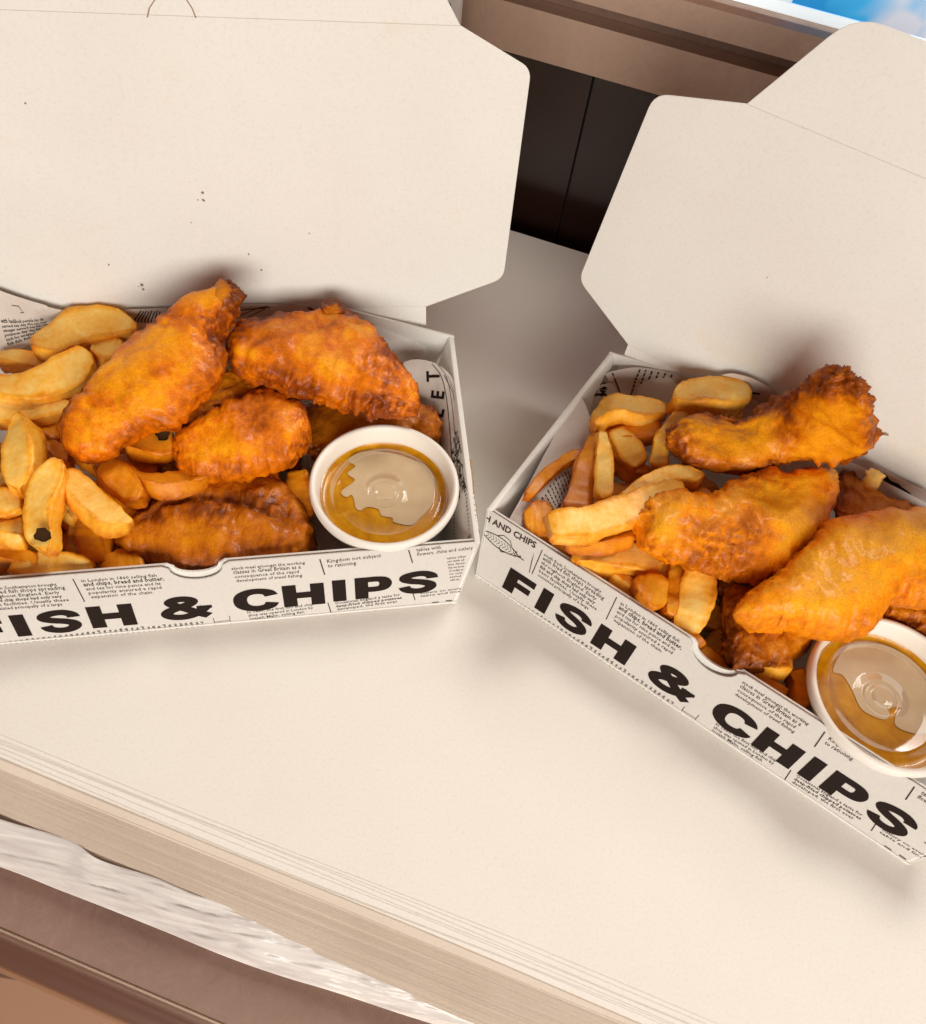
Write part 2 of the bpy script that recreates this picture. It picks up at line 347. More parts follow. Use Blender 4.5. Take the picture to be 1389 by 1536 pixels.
# ------------------------------------------------------------------ box
H = .044
class Frame: pass
def box_frame(BL, BR, TLf, TRf, TLb, TRb, us):
    f = Frame(); f.BL, f.BR, f.TLf, f.TRf, f.TLb, f.TRb = BL, BR, TLf, TRf, TLb, TRb
    f.ex = unit(BR - BL); f.ey = np.array([-f.ex[1], f.ex[0], 0]); top = (TLf + TRf) / 2 - (BL + BR) / 2
    ev = top - f.ex * (top @ f.ex); f.hh = np.linalg.norm(ev); f.ev = ev / f.hh; f.n = np.cross(f.ex, f.ev)   # n faces the camera side
    if f.n @ np.array([0, -1, .3]) < 0: f.n = -f.n
    f.us = us; return f
def wpt(f, u, h, off=0.0):   # mm on front wall -> world
    return f.BL + f.ex * (u * f.us / 1000) + f.ev * (h / 46.1 * f.hh) + f.n * off
def make_box(f, label, lid):
    root = empty('takeaway_box', (f.BL + f.BR) / 2, label, 'takeaway box', 'newsprint fish and chips boxes standing open')
    BL, BR = f.BL, f.BR; cen = (f.TLf + f.TRb) / 2
    BLb = BL + f.ey * .134; BRb = BR + f.ey * .134
    ztiny = np.array([0, 0, .0008])
    plate('base', [BL + ztiny, BR + ztiny, BRb + ztiny, BLb + ztiny], (0, 0, 1), .0015, M_card, root)
    # front wall (two layers with a thumb notch)
    uL = ((f.TLf - BL) @ f.ex) * 1000 / f.us; uR = ((f.TRf - BL) @ f.ex) * 1000 / f.us; Lm = np.linalg.norm(BR - BL) * 1000 / f.us
    def wall_poly(n0, n1, depth, top, off, r):
        p = [(0.0, 0), (Lm, 0), (uR, top)]
        notch = [(n1 + 3.0, top), (n1, top - 2.0)] + [(n0 + (n1 - n0) * (.5 + .5 * math.cos(a)), top - 2.0 - (depth - 2.0) * math.sin(a)) for a in np.linspace(.25, math.pi - .25, 11)] + [(n0, top - 2.0), (n0 - 3.0, top)]
        p += notch + [(uL, top)]; return [wpt(f, a, b_, off) for a, b_ in p]
    fw = plate('front_wall', wall_poly(112.5, 136.5, 10.5, 46.1, -.0009, 0), f.n, .0009, M_news, root, .0003)
    iw = plate('inner_front_flap', wall_poly(114.5, 134.5, 6.8, 45.6, -.0034, 0), f.n, .0012, M_card, root)
    for nm, P, mt in (('heading_print', P_HEAD, M_ink), ('text_print', P_SMALL, M_inks)):
        off = .00022 if mt is M_ink else .00016
        V = [wpt(f, np.interp(v[1], [0, 46], [0, 0]) + v[0], min(max(v[1], .1), 46.0), off + (zz if mt is M_ink else 0)) for v, zz in zip(P.V, P.Z)]
        keep = [fc for fc in P.F if all(P.V[i][0] < uR * P.V[i][1] / 46.1 + Lm * (1 - P.V[i][1] / 46.1) - .2 and P.V[i][0] > uL * P.V[i][1] / 46.1 + .2 for i in fc)]
        o = mesh_obj(nm, V, keep, mt); adopt(o, root); w = o.matrix_world.copy(); o.parent = fw; o.matrix_parent_inverse = Matrix.Identity(4)
        # fw is parented with an inverse translation; keep local == world coordinates
    # side walls
    inn = f.ex
    for (A, B_, C_, D_, s) in ((BL, BLb, f.TLb, f.TLf, 1), (BR, BRb, f.TRb, f.TRf, -1)):
        plate('side_wall', [A, B_, C_, D_], inn * s, .0030, M_card, root, .0009)
        # raw, slightly torn rim
    # back wall up to the hinge
    h0, h1 = lid['h0'], lid['h1']
    plate('back_wall', [BLb + ztiny, BRb + ztiny, h1, h0], f.ey, .0014, M_card, root)
    # glued corner flaps inside the back wall
    for (T, sgn, px) in ((f.TLb, 1, lid['flapL']), (f.TRb, -1, lid['flapR'])):
        e = T + f.ex * sgn * .064 if px is None else px
        e2 = np.array(e) * 1.0; bot = T - np.array([0, 0, .036]) + f.ex * sgn * .002
        plate('corner_flap', [bot, T, e2, e2 - np.array([0, 0, .036])], -f.ey, .0012, M_card, root)
    # lid
    u, d, n = lid['u'], lid['d'], lid['n']
    L2 = lambda a, b_: h0 + u * a + d * b_
    lp = plate('lid', [L2(*q) for q in lid['outline']], -n, .0014, M_card, root, .0003)
    fl = plate('lid_flap', lid['flap'], -lid['nf'], .0014, M_card, root, .0003)
    for q in lid.get('specks', []):
        c = UP(q[0], q[1], h0, n) + n * .0001; k = 9; r = q[2] / 4200.
        ring = [c + (u * math.cos(a) * q[3] + d * math.sin(a)) * r * random.uniform(.6, 1.3) for a in np.linspace(0, 2 * math.pi, k, endpoint=False)]
        V = ring + [c + n * r * .5]; o = mesh_obj('grease_speck', V, [(i, (i + 1) % k, k) for i in range(k)], M_speck); adopt(o, root)
    return root, fw
M_speck, _, _ = mat('dark_seasoning', (.30, .19, .11), .7)

def make_lid(f, hA, hB, out_px, fold_px, flap_px, ang, tabs, mirror, flap_ang, pxside, radii, flap_radii):
    """hA,hB hinge ends in the world (left,right)"""
    lid = {}; u = unit(hB - hA); v = np.cross([0, 0, 1], u); v = v if v[1] > 0 else -v
    d = v * (-math.cos(math.radians(ang))) + np.array([0, 0, 1]) * math.sin(math.radians(ang)); n = np.cross(u, d); n = n if n[1] < 0 else -n
    Lh = np.linalg.norm(hB - hA)
    loc = lambda P: ((P - hA) @ u, (P - hA) @ d)
    side = [loc(UP(x, y, hA, n)) for x, y in out_px]         # from hinge corner up to the fold corner
    fd = np.mean([loc(UP(x, y, hA, n))[1] for x, y in fold_px])
    side[-1] = (side[-1][0], fd)
    mir = [(Lh - a, b_) for a, b_ in side]
    if pxside == 'R': right, left = side, mir
    else: left, right = side, mir
    pts = [(0, 0), (Lh, 0)] + right + left[::-1]
    rr = [0, 0] + radii + radii[::-1]
    lid['outline'] = round_poly(pts, rr, 5)
    # flap beyond the fold
    a2 = math.radians(ang + flap_ang); d2 = v * (-math.cos(a2)) + np.array([0, 0, 1]) * math.sin(a2); n2 = np.cross(u, d2); n2 = n2 if n2[1] < 0 else -n2
    F0 = hA + d * (fd + .00005)
    fl = [((UP(x, y, F0, n2) - F0) @ u, (UP(x, y, F0, n2) - F0) @ d2) for x, y in flap_px]
    c0 = right[-1][0]; c1 = left[-1][0]
    if pxside == 'R': rf = fl; lf = [(Lh - a, b_) for a, b_ in fl]
    else: lf = fl; rf = [(Lh - a, b_) for a, b_ in fl]
    P2 = [(c1, 0), (c0, 0)] + rf + lf[::-1]; P2 = round_poly(P2, [0, 0] + flap_radii + flap_radii[::-1], 5)
    lid['flap'] = [F0 + u * a + d2 * b_ for a, b_ in P2]; lid['nf'] = n2
    lid.update(h0=hA, h1=hB, u=u, d=d, n=n, fd=fd, F0=F0, d2=d2, flapL=None, flapR=None)
    return lid

# box at the right of the picture
BL = U(712.6, 864, 0); BR = U(1361, 1298, 0); TLf = U(730, 763, H); TLb = U(915, 527, H); ex = unit(BR - BL)
a = (TLf - BL) @ ex; TRf = BR + (TLf - BL) - 2 * a * ex; TRb = TRf + (TLb - TLf)
F2 = box_frame(BL, BR, TLf, TRf, TLb, TRb, 1.0)
hA = U(942, 517, .050); hB = hA + unit(U(1389, 741, .050) - hA) * .2447
LID2 = make_lid(F2, hA, hB, [(868, 420), (981, 141), (1120, 155)], [(1120, 155), (1389, 270)], [(1283, 22)], 100, None, True, 4, 'L', [.006, .007, .001], [.012])
LID2['flapL'] = U(1043, 566, .048); LID2['flapR'] = TRb - ex * .022
LID2['specks'] = [(1327, 651, 5, 1.6), (1151, 416, 2, 1)]
# box at the left
BR1 = U(685, 905, 0); BL1 = np.array([-0.23886524, 0.12408909, 0]); TR1 = U(721, 813, H); TRb1 = U(681, 503, H); ex1 = unit(BR1 - BL1)
a = (TR1 - BR1) @ ex1; TL1 = BL1 + (TR1 - BR1) - 2 * a * ex1; TLb1 = TL1 + (TRb1 - TR1)
F1 = box_frame(BL1, BR1, TL1, TR1, TLb1, TRb1, .25433 / .2491)
hB1 = U(639, 460, .054); hA1 = hB1 + unit(U(187, 465, .054) - hB1) * .252
LID1 = make_lid(F1, hA1, hB1, [(755, 418), (797, 104), (690, 52)], [(680, 45), (0, 8)], [(640, -60)], 100, None, True, 3, 'R', [.006, .005, .001], [.012])
LID1['flapR'] = U(500, 457, .0565)
LID1['specks'] = [(304, 289, 4, 1), (305, 300, 3.5, 1), (297, 300, 1.8, 1), (287, 334, 2, .7), (373, 381, 2.2, 1), (392, 405, 2.4, 1), (213, 427, 4.5, .8), (215, 434, 3.5, .7), (208, 430, 2, .6), (369, 443, 4, 1.2), (163, 397, 2, 1), (464, 350, 2, 1), (38, 155, 2, 1)]

box1, fw1 = make_box(F1, 'newsprint fish and chips box at left with its white lid standing open behind it', LID1)
box2, fw2 = make_box(F2, 'angled newsprint fish and chips box at right, its whole heading readable, white lid open', LID2)
# ragged brown raw edge along the outside of the left box's near side wall
def torn_edge(f, px, z, root):
    P = catmull([list(U(x, y, z)) for x, y in px], 50); V = []; Fc = []
    for i, p in enumerate(P):
        w = .0004 + .0006 * random.random(); k = pnoise(np.array([[i * .6, 0, 0]]))[0] * .0006
        for dx, dz in ((-w, 0), (-w * .3, .0010 + k), (w, .0004 + k), (w * 1.2 + k, -.002), (-w, -.003)): V.append(p + f.ex * (dx) + np.array([0, 0, dz]))
    for i in range(len(P) - 1):
        for j in range(5): Fc.append((i * 5 + j, i * 5 + (j + 1) % 5, (i + 1) * 5 + (j + 1) % 5, (i + 1) * 5 + j))
    o = mesh_obj('torn_card_edge', V, Fc, M_edge, None, True); adopt(o, root)
torn_edge(F1, [(706, 690), (710, 740), (716, 797)], H - .001, box1)
# crescent tab cut in the fold of the left lid
u, d2, F0 = LID1['u'], LID1['d2'], LID1['F0']
for pts in ([(221, 26), (224, 12), (232, 0), (238, -10)], [(294, 27), (288, 12), (280, 0), (272, -10)]):
    q = [UP(x, y, F0, LID1['nf']) for x, y in pts]; n = LID1['nf']; V = []
    for p in q: V += [p - u * .0003 + n * .0001, p + u * .0003 + n * .0001, p + u * .0000 - n * .0002]
    o = mesh_obj('tab_cut', V, [(i * 3, i * 3 + 1, i * 3 + 4, i * 3 + 3) for i in range(len(q) - 1)], M_speck); adopt(o, box1)

# ------------------------------------------------------------------ newsprint liners
class Sheet:
    def __init__(s, rows, nu=60, nv=24, crinkle=.0008, seed=0, lid=None):
        R = [catmull([list(U(x, y, z if z else UP(x, y, lid['h0'], lid['n'])[2] + .004)) for x, y, z in r], nu) for r in rows]; R = np.array(R)
        cols = [catmull(R[:, j], nv) for j in range(nu)]; G = np.array(cols).transpose(1, 0, 2)     # nv x nu x 3
        du = np.gradient(G, axis=1); dv = np.gradient(G, axis=0); N = np.cross(du, dv); N /= np.linalg.norm(N, axis=2)[..., None] + 1e-12
        N[N[..., 2] < 0] *= -1
        G = G + N * (fbm(G * 45 + seed, 3)[..., None] * crinkle); s.G, s.N, s.nu, s.nv = G, N, nu, nv
    def at(s, u, v, off=.0002):
        a = np.clip(u, 0, 1) * (s.nu - 1); b_ = np.clip(v, 0, 1) * (s.nv - 1); i = int(min(a, s.nu - 2)); j = int(min(b_, s.nv - 2)); fa = a - i; fb = b_ - j
        f = lambda A: (A[j, i] * (1 - fa) + A[j, i + 1] * fa) * (1 - fb) + (A[j + 1, i] * (1 - fa) + A[j + 1, i + 1] * fa) * fb
        return f(s.G) + f(s.N) * off
    def build(s, name, m):
        V = s.G.reshape(-1, 3); Vb = (s.G - s.N * .00015).reshape(-1, 3); n = len(V); Fc = []
        for j in range(s.nv - 1):
            for i in range(s.nu - 1):
                a = j * s.nu + i; q = (a, a + 1, a + s.nu + 1, a + s.nu); Fc.append(q); Fc.append(tuple(k + n for k in q[::-1]))
        return mesh_obj(name, np.vstack([V, Vb]), Fc, m, None, True)
    def printed(s, P, m, name='sheet_print'):    # P in unit square coordinates
        return tag(mesh_obj(name, [s.at(v[0], 1 - v[1]) for v in P.V], P.F, m), kind='stuff')
from mathutils.bvhtree import BVHTree
def project_print(s, P, m, off=.00025):
    V = s.G.reshape(-1, 3); Fc = [(j * s.nu + i, j * s.nu + i + 1, (j + 1) * s.nu + i + 1, (j + 1) * s.nu + i) for j in range(s.nv - 1) for i in range(s.nu - 1)]
    T = BVHTree.FromPolygons([tuple(v) for v in V], Fc); out = []; ok = []
    for x, y in P.V:
        d = Vector(ray(x, -y)).normalized(); h = T.ray_cast(Vector(CX3), d); ok.append(h[0] is not None); out.append(tuple(h[0] - d * off) if h[0] is not None else (0, 0, 0))
    return tag(mesh_obj('sheet_print', out, [f for f in P.F if all(ok[i] for i in f)], m), kind='stuff')
def lines_block(P, x, y, w, h, n, seed, size=None, ang=0, vertical=False, bold=.006, asp=1.0):
    r = random.Random(seed); W = 'fish and chips served with malt vinegar wrapped in paper from the shop by the sea where cod haddock potatoes were fried fresh each day for many people'.split()
    for i in range(n):
        t = ''; 
        while len(t) < 26: t += r.choice(W) + ' '
        sz = size or h / n * 1.05
        if not vertical: 
            V, Fc = text2d(t.strip()[:26], 1, bold, 1, 1); V = V / V[:, 0].max() * np.array([w * r.uniform(.85, 1), 0]) + np.array([0, 1]) * V * sz
        else:
            V, Fc = text2d(t.strip()[:26], 1, bold, 1, 1); V = V / V[:, 0].max() * np.array([w * r.uniform(.85, 1), 0]) + np.array([0, 1]) * V * sz
        c, sn = math.cos(ang), math.sin(ang); oy = -i * h / n
        X = V[:, 0]; Y = V[:, 1] + oy
        P.add(np.c_[x + X * c - Y * sn, y + X * sn * asp + Y * c], Fc)
liner1 = empty('newsprint_liner', U(300, 700, .004), 'crumpled newsprint paper lining the left box, LE showing beside the sauce cup', 'paper liner', 'newsprint paper liners in the boxes')
s = Sheet([[(-50, 418, 0), (0, 436, 0), (50, 453, 0), (115, 473, .057)], [(-50, 480, .057), (0, 485, .055), (50, 482, .051), (112, 484, .047)], [(-50, 560, .044), (0, 540, .044), (45, 524, .043), (110, 500, .040)]], seed=1, lid=LID1)
adopt(s.build('paper_fold', M_liner), liner1)
P = Print(); lines_block(P, .32, .62, .46, .50, 6, 1, size=.085, ang=.14, bold=.02); P.line([(.18, .84), (.46, .88), (.52, .80), (.2, .76)], .012); P.line([(.1, .22), (.3, .08), (.55, .06), (.8, .2)], .01)
P.line([(.05, .12), (.3, .0), (.6, .0)], .01)
adopt(s.printed(P, M_inks), liner1)
s = Sheet([[(108, 474, .056), (200, 464, .058), (300, 460, .058), (405, 456, .059), (505, 462, .057)], [(108, 510, .038), (200, 505, .038), (300, 500, .040), (405, 498, .040), (505, 500, .04)], [(108, 560, .02), (200, 550, .02), (300, 545, .02), (405, 540, .02), (505, 540, .02)]], seed=2)
adopt(s.build('paper_fold', M_liner), liner1)
P = Print()
PX = P
for i in range(8): PX.line([(200 + i * 5, -(492 - i % 3)), (203 + i * 5, -478), (212 + i * 4, -(466 + i % 2))], 2.0)
PX.line([(352, -461), (372, -457), (403, -458)], 2.6); PX.line([(354, -466), (405, -461)], 1.4); PX.line([(360, -474), (384, -463), (402, -459)], 1.2); PX.line([(372, -476), (398, -463)], 1.1)
PX.line([(437, -478), (447, -468)], 1.8); PX.line([(462, -462), (480, -470)], 3.2); PX.line([(466, -458), (484, -465)], 1.5)
adopt(project_print(s, PX, M_inks), liner1)
s = Sheet([[(588, 552, .038), (612, 541, .041), (636, 540, .042), (660, 549, .043), (680, 570, .043), (690, 615, .043), (699, 700, .043), (708, 800, .041)],
           [(600, 590, .028), (612, 580, .029), (630, 580, .030), (650, 592, .031), (662, 615, .032), (670, 660, .033), (678, 730, .033), (690, 820, .033)],
           [(605, 640, .010), (610, 640, .010), (620, 640, .010), (635, 650, .010), (645, 665, .010), (650, 690, .012), (660, 750, .013), (670, 830, .013)]], 110, 30, seed=3)
adopt(s.build('paper_fold', M_liner), liner1)
P = Print()
PX = Print()
for ch, x, y, a_ in (('I', 656, 547, 100), ('T', 659, 572, 92), ('E', 665, 600, 84), ('L', 664, 627, 80), ('O', 658, 652, 76)):
    PX.text(ch, x, -y, 27, math.radians(a_), .03, .95, res=3)
PX.line(catmull([(648, -546), (662, -565), (670, -600), (675, -650), (680, -720)], 20), 1.1); PX.line(catmull([(656, -547), (669, -563), (677, -600), (682, -650), (687, -720)], 20), .7)
PX.line([(598, -544), (608, -556), (618, -575)], 1.4); PX.line([(594, -552), (604, -566), (612, -582)], .9)
adopt(project_print(s, PX, M_ink), liner1)
P.line([(.02, .9), (.06, .7), (.08, .5)], .006); P.line([(.0, .8), (.04, .6), (.06, .4)], .004)
P.line([(.24, .92), (.34, .89), (.44, .86), (.56, .84), (.75, .84)], .012); P.line([(.26, .96), (.36, .93), (.46, .90), (.75, .88)], .006)
r = random.Random(2)
for i in range(130):
    x = r.uniform(.50, .80); y = r.uniform(.55, .97); P.line([(x, y), (x + r.uniform(.004, .02), y + r.uniform(-.05, .05)), (x + r.uniform(.01, .03), y + r.uniform(-.05, .05))], .012 * r.random() + .004)
for i in range(12): P.line([(.80 + i * .016, .35), (.80 + i * .016, .95)], .005)
adopt(s.printed(P, M_inks), liner1)

liner2 = empty('newsprint_liner', U(1100, 850, .004), 'newsprint paper lining the right box, dark printed blocks under its hinge', 'paper liner', 'newsprint paper liners in the boxes')
s = Sheet([[(880, 585, .036), (905, 563, .038), (928, 555, .041), (962, 551, .044), (1003, 559, .048), (1050, 568, 0), (1100, 560, 0), (1150, 577, 0), (1200, 616, 0), (1240, 660, 0), (1300, 690, 0), (1400, 741, 0)],
           [(878, 610, .030), (900, 595, .030), (925, 585, .030), (962, 585, .030), (1003, 595, .032), (1050, 610, .032), (1100, 625, .032), (1160, 655, .035), (1240, 695, .035), (1300, 725, .035), (1400, 780, .035)],
           [(875, 650, .012), (898, 640, .012), (925, 640, .012), (962, 640, .012), (1003, 650, .012), (1050, 665, .012), (1100, 680, .012), (1160, 705, .012), (1240, 745, .012), (1300, 775, .012), (1400, 820, .012)]], 150, 28, seed=5, lid=LID2)
adopt(s.build('paper_fold', M_liner), liner2)
P = Print()
for i in range(9):
    x = .155 + i * .0175; r = random.Random(i); y = .98
    while y > .55: 
        h = r.uniform(.02, .05); P.line([(x - (1 - y) * .05 + .02, y), (x - (1 - y + h) * .05 + .02, y - h)], .005); y -= h + .012
P.line([(.098, .97), (.112, .80), (.125, .62), (.128, .5)], .005)
for i in range(6): P.line([(.045 + i * .006, .98), (.05 + i * .006, .9), (.07 + i * .007, .78)], .003)
adopt(s.printed(P, M_inks), liner2)
P = Print()
for i in range(60):
    r = random.Random(i + 50); x = r.uniform(.0, .075); y = r.uniform(.55, .85); P.line([(x, y), (x + .006, y - .04), (x + .012, y - .02)], .010)
P.poly([(.395, .99), (.43, .985), (.445, .955), (.435, .93)]); P.line([(.405, .9), (.42, .94)], .004)
PX = Print(); PX.text('T', 1122, -604, 24, math.radians(-8), .01, 1.1, res=3)
PX.poly([(1272, -688), (1280, -678), (1296, -686), (1301, -704), (1280, -704)]); PX.poly([(1312, -706), (1328, -709), (1352, -722), (1388, -741), (1388, -762), (1350, -756), (1312, -740)])
PX.line([(1300, -698), (1313, -697), (1314, -706)], 1.5); PX.line([(1302, -706), (1302, -698)], 1.2)
PX.poly([(1078, -567), (1104, -578), (1110, -583), (1108, -590)])
adopt(project_print(s, PX, M_ink), liner2)
adopt(s.printed(P, M_ink), liner2)
s = Sheet([[(866, 583, .041), (845, 628, .041), (820, 675, .041), (790, 732, .041), (760, 785, .039)],
           [(880, 612, .043), (868, 650, .042), (850, 692, .041), (818, 738, .040), (780, 788, .038)],
           [(893, 648, .044), (886, 676, .042), (873, 704, .040), (845, 748, .038), (800, 803, .035)]], 70, 26, seed=8)
adopt(s.build('paper_fold', M_liner), liner2)
P = Print()
r = random.Random(9)
for i in range(11):
    x = .50 + i * .032; y = .50 - .02 * (i % 3)
    while y > .04: 
        h = r.uniform(.04, .10); P.line([(x - y * .05, y), (x - (y - h) * .05, y - h)], .010); y -= h + .03
adopt(s.printed(P, M_inks), liner2)

# ------------------------------------------------------------------ food
def smooth01(x): x = np.clip(x, 0, 1); return x * x * (3 - 2 * x)
def loft(name, ea, eb, za, zb, T, m, kind='fish', n=90, mm=72, seed=0, crag=1.0, dz=0.0, mid=0.0, e=2.3, roll=0.0, rough_ends=1.0, parent=None, Tend=.55, groove=0.0, bow=0.0, frill=(.0018, .0018), capf=.10, spike=1.0):
    """solid between the two traced edges ea/eb (picture points) lying at heights za..zb; T thickness"""
    A = catmull(ea, n); B = catmull(eb, n); s = np.linspace(0, 1, n)
    z = za + (zb - za) * s + bow * np.sin(np.pi * s)
    zA = A[:, 2] if A.shape[1] > 2 else z; zB = B[:, 2] if B.shape[1] > 2 else z - dz
    PA = np.array([U(a[0], a[1], zz) for a, zz in zip(A, zA)]); PB = np.array([U(b_[0], b_[1], zz) for b_, zz in zip(B, zB)])
    if kind == 'fish':
        o_ = unit((PA - PB).mean(0)); ss = np.stack([s * 0 + seed, np.r_[0, np.cumsum(np.linalg.norm(np.diff(PA, axis=0), axis=1))] * 130, s * 0], -1)
        PA = PA + o_ * (frill[0] * fbm(ss, 3))[:, None]; PB = PB - o_ * (frill[1] * fbm(ss + 50, 3))[:, None]
    C = (PA + PB) / 2; W = (PB - PA) / 2; D = np.gradient(C, axis=0); Nn = np.cross(W, D); Nn /= np.linalg.norm(Nn, axis=1)[:, None] + 1e-12
    if kind == 'fish':      # smooth the section frame along the piece so the sections never fan across each other
        w_ = max(5, n // 5) | 1; ker = np.hanning(w_ + 2)[1:-1]; ker /= ker.sum(); h_ = w_ // 2
        Np = np.vstack([np.repeat(Nn[:1], h_, 0), Nn, np.repeat(Nn[-1:], h_, 0)]); Nn = np.stack([np.convolve(Np[:, c_], ker, 'valid') for c_ in range(3)], 1); Nn /= np.linalg.norm(Nn, axis=1)[:, None]
    if Nn[:, 2].mean() < 0: Nn = -Nn
    cap = capf if kind == 'fish' else .045
    k = np.ones(n)
    for q in (s / cap, (1 - s) / cap): k = np.minimum(k, np.sqrt(np.clip(1 - (1 - np.clip(q, 0, 1)) ** 2, 0, 1)) if kind == 'fish' else .97 + .03 * np.clip(q, 0, 1) ** .5)
    if kind != 'fish': k[0] = k[-1] = 0.80; k[1] = k[-2] = .95
    th = T * (Tend + (1 - Tend) * np.sin(np.pi * s) ** .6) if kind == 'fish' else np.full(n, T)
    a = np.linspace(0, 2 * np.pi, mm, endpoint=False) + roll; c = np.cos(a); sn = np.sin(a)
    cx = np.sign(c) * np.abs(c) ** (2 / e); cy = np.sign(sn) * np.abs(sn) ** (2 / e)
    if roll: cr, sr = math.cos(-roll), math.sin(-roll); cx, cy = cx, cy
    if kind != 'fish':
        rr = .15; q = []
        for (sx, sy, a0) in ((1, 1, 0), (-1, 1, 90), (-1, -1, 180), (1, -1, 270)):
            for t in (0, 22.5, 45, 67.5, 90): q.append((sx * (1 - rr) + rr * math.cos(math.radians(a0 + t)), sy * (1 - rr) + rr * math.sin(math.radians(a0 + t)), 1))
            nx_, ny_ = {(1, 1): (-1, 1), (-1, 1): (-1, -1), (-1, -1): (1, -1), (1, -1): (1, 1)}[(sx, sy)]
            p0 = q[-1]; a1 = math.radians(a0 + 90); p1 = (nx_ * (1 - rr) + rr * math.cos(a1), ny_ * (1 - rr) + rr * math.sin(a1))
            for t in (.12, .5, .88): q.append((p0[0] + (p1[0] - p0[0]) * t, p0[1] + (p1[1] - p0[1]) * t, 0))
        q = np.array(q); mm = len(q); cx, cy, isc = q[:, 0], q[:, 1], q[:, 2]
        wl = np.linalg.norm(W, axis=1)[:, None]; ph = roll + .25 * np.sin(s * 3 + seed)[:, None]; X = wl * cx[None]; Y = (th / 2)[:, None] * cy[None] * np.ones_like(X)
        X2 = X * np.cos(ph) - Y * np.sin(ph); Y2 = X * np.sin(ph) + Y * np.cos(ph); G = C[:, None] + (W / wl)[:, None] * (X2 * k[:, None])[..., None] + Nn[:, None] * (Y2 * k[:, None])[..., None]
    else: G = C[:, None] + W[:, None] * (cx[None, :, None] * k[:, None, None]) + Nn[:, None] * (cy[None, :, None] * (th * k)[:, None, None] / 2)
    du = np.roll(G, -1, 1) - np.roll(G, 1, 1); dv = np.gradient(G, axis=0); NN = np.cross(du, dv); NN /= np.linalg.norm(NN, axis=2)[..., None] + 1e-9
    cen = C[:, None]; 
    if ((G - cen) * NN).sum() < 0: NN = -NN
    sd = seed * 7.77
    if kind == 'fish':
        rim = smooth01((np.abs(cx)[None, :] - .55) / .45) * np.ones((n, 1)); ends = (1 - smooth01(np.minimum(s, 1 - s) / .16))[:, None] * np.ones((1, mm)) * rough_ends
        under = smooth01((-cy)[None, :] * 1.5) * np.ones((n, 1))
        pat = fbm(G * 38 + sd, 3)
        cr = np.clip(.10 + .75 * np.maximum(rim * .9, ends) + .85 * pat + .3 * under, 0, 1) * crag
        if mid:
            band = np.exp(-((cx[None, :] + .15) / .30) ** 2) * (cy[None, :] > 0) * smooth01(1.3 * np.sin(np.pi * s))[:, None]; cr = np.clip(cr + mid * band, 0, 1)
        cr = np.clip(cr, 0, 1.15)
        spk = np.clip(fbm(G * 190 + sd + 77, 2) - .12, 0, 1) * .0052 * np.maximum(rim, ends) * (np.clip(fbm(G * 45 + sd + 90, 2) + .35, 0, 1))
        warp = np.stack([fbm(G * 60 + sd + 5, 2), fbm(G * 60 + sd + 9, 2), fbm(G * 60 + sd + 13, 2)], -1) * .006
        am = np.clip(.35 + 1.1 * fbm(G * 50 + sd + 40, 2) + .5, .1, 1.6)
        disp = .0026 * fbm(G * 42 + sd, 2) + .0034 * (crag - .25) * (ridged((G + warp * 1.6) * 34 + sd + 3, 2) - .62) + cr * am * (.0040 * (ridged((G + warp) * 100 + sd, 4) - .60)) + cr * am * .0011 * fbm((G + warp) * 300 + sd, 3) + .0004 * fbm(G * 200 + sd, 3) + spk * crag * spike
        if groove: disp = disp - groove * np.exp(-((cx[None, :] + .1 + .25 * np.sin(s * 5)[:, None]) / .09) ** 2) * (cy[None, :] > 0) * smooth01(2 * np.sin(np.pi * s) - .5)[:, None]
        G = G + NN * disp[..., None] * np.minimum(1, k * 1.5)[:, None, None]
        brown = .30 * rim + .45 * np.clip(fbm(G * 24 + sd + 60, 3), 0, 1) * (.4 + crag)  # browner sides paint in shading; noise patches brown the batter
        col = np.clip(brown + cr * .7 + np.clip(-(ridged(G * 140 + sd, 4) - .62) * 1.8, -.3, .5) * cr, 0, 1)
    else:
        disp = .0016 * fbm(G * 60 + sd, 2) + .0005 * fbm(G * 260 + sd, 3); G = G + NN * disp[..., None]
        edge = np.clip(isc * .75 + .40 * (np.abs(cx) > .99) * (1 - isc), 0, 1)[None, :] * np.ones((n, 1)); ends = (1 - smooth01(np.minimum(s, 1 - s) / .07))[:, None] * np.ones((1, mm))
        under = (cy < -.2)[None, :] * .4; col = np.clip(edge * .6 + ends * .45 + under, 0, 1) + 0 * s[:, None]
    V = G.reshape(-1, 3); c0 = G[0].mean(0); c1 = G[-1].mean(0); V = np.vstack([V, c0, c1]); Fc = []
    for i in range(n - 1):
        for j in range(mm): Fc.append((i * mm + j, i * mm + (j + 1) % mm, (i + 1) * mm + (j + 1) % mm, (i + 1) * mm + j))
    for j in range(mm): Fc.append((n * mm, (j + 1) % mm, j)); Fc.append((n * mm + 1, (n - 1) * mm + j, (n - 1) * mm + (j + 1) % mm))
    o = mesh_obj(name, V, Fc, m, parent, True); at = o.data.attributes.new('crag' if kind == 'fish' else 'edge', 'FLOAT', 'POINT')
    at.data.foreach_set('value', np.r_[col.ravel(), col[0].mean(), col[-1].mean()].astype(np.float32))
    bm = bmesh.new(); bm.from_mesh(o.data); bmesh.ops.recalc_face_normals(bm, faces=bm.faces); bm.to_mesh(o.data); bm.free()
    if kind != 'fish': o.data.set_sharp_from_angle(angle=math.radians(38))
    # origin at the piece's own centre
    c = C.mean(0); o.data.transform(Matrix.Translation(-Vector(c))); o.location = tuple(c)
    return o
GF1, GF2 = 'battered fish pieces in the left box', 'battered fish pieces in the right box'
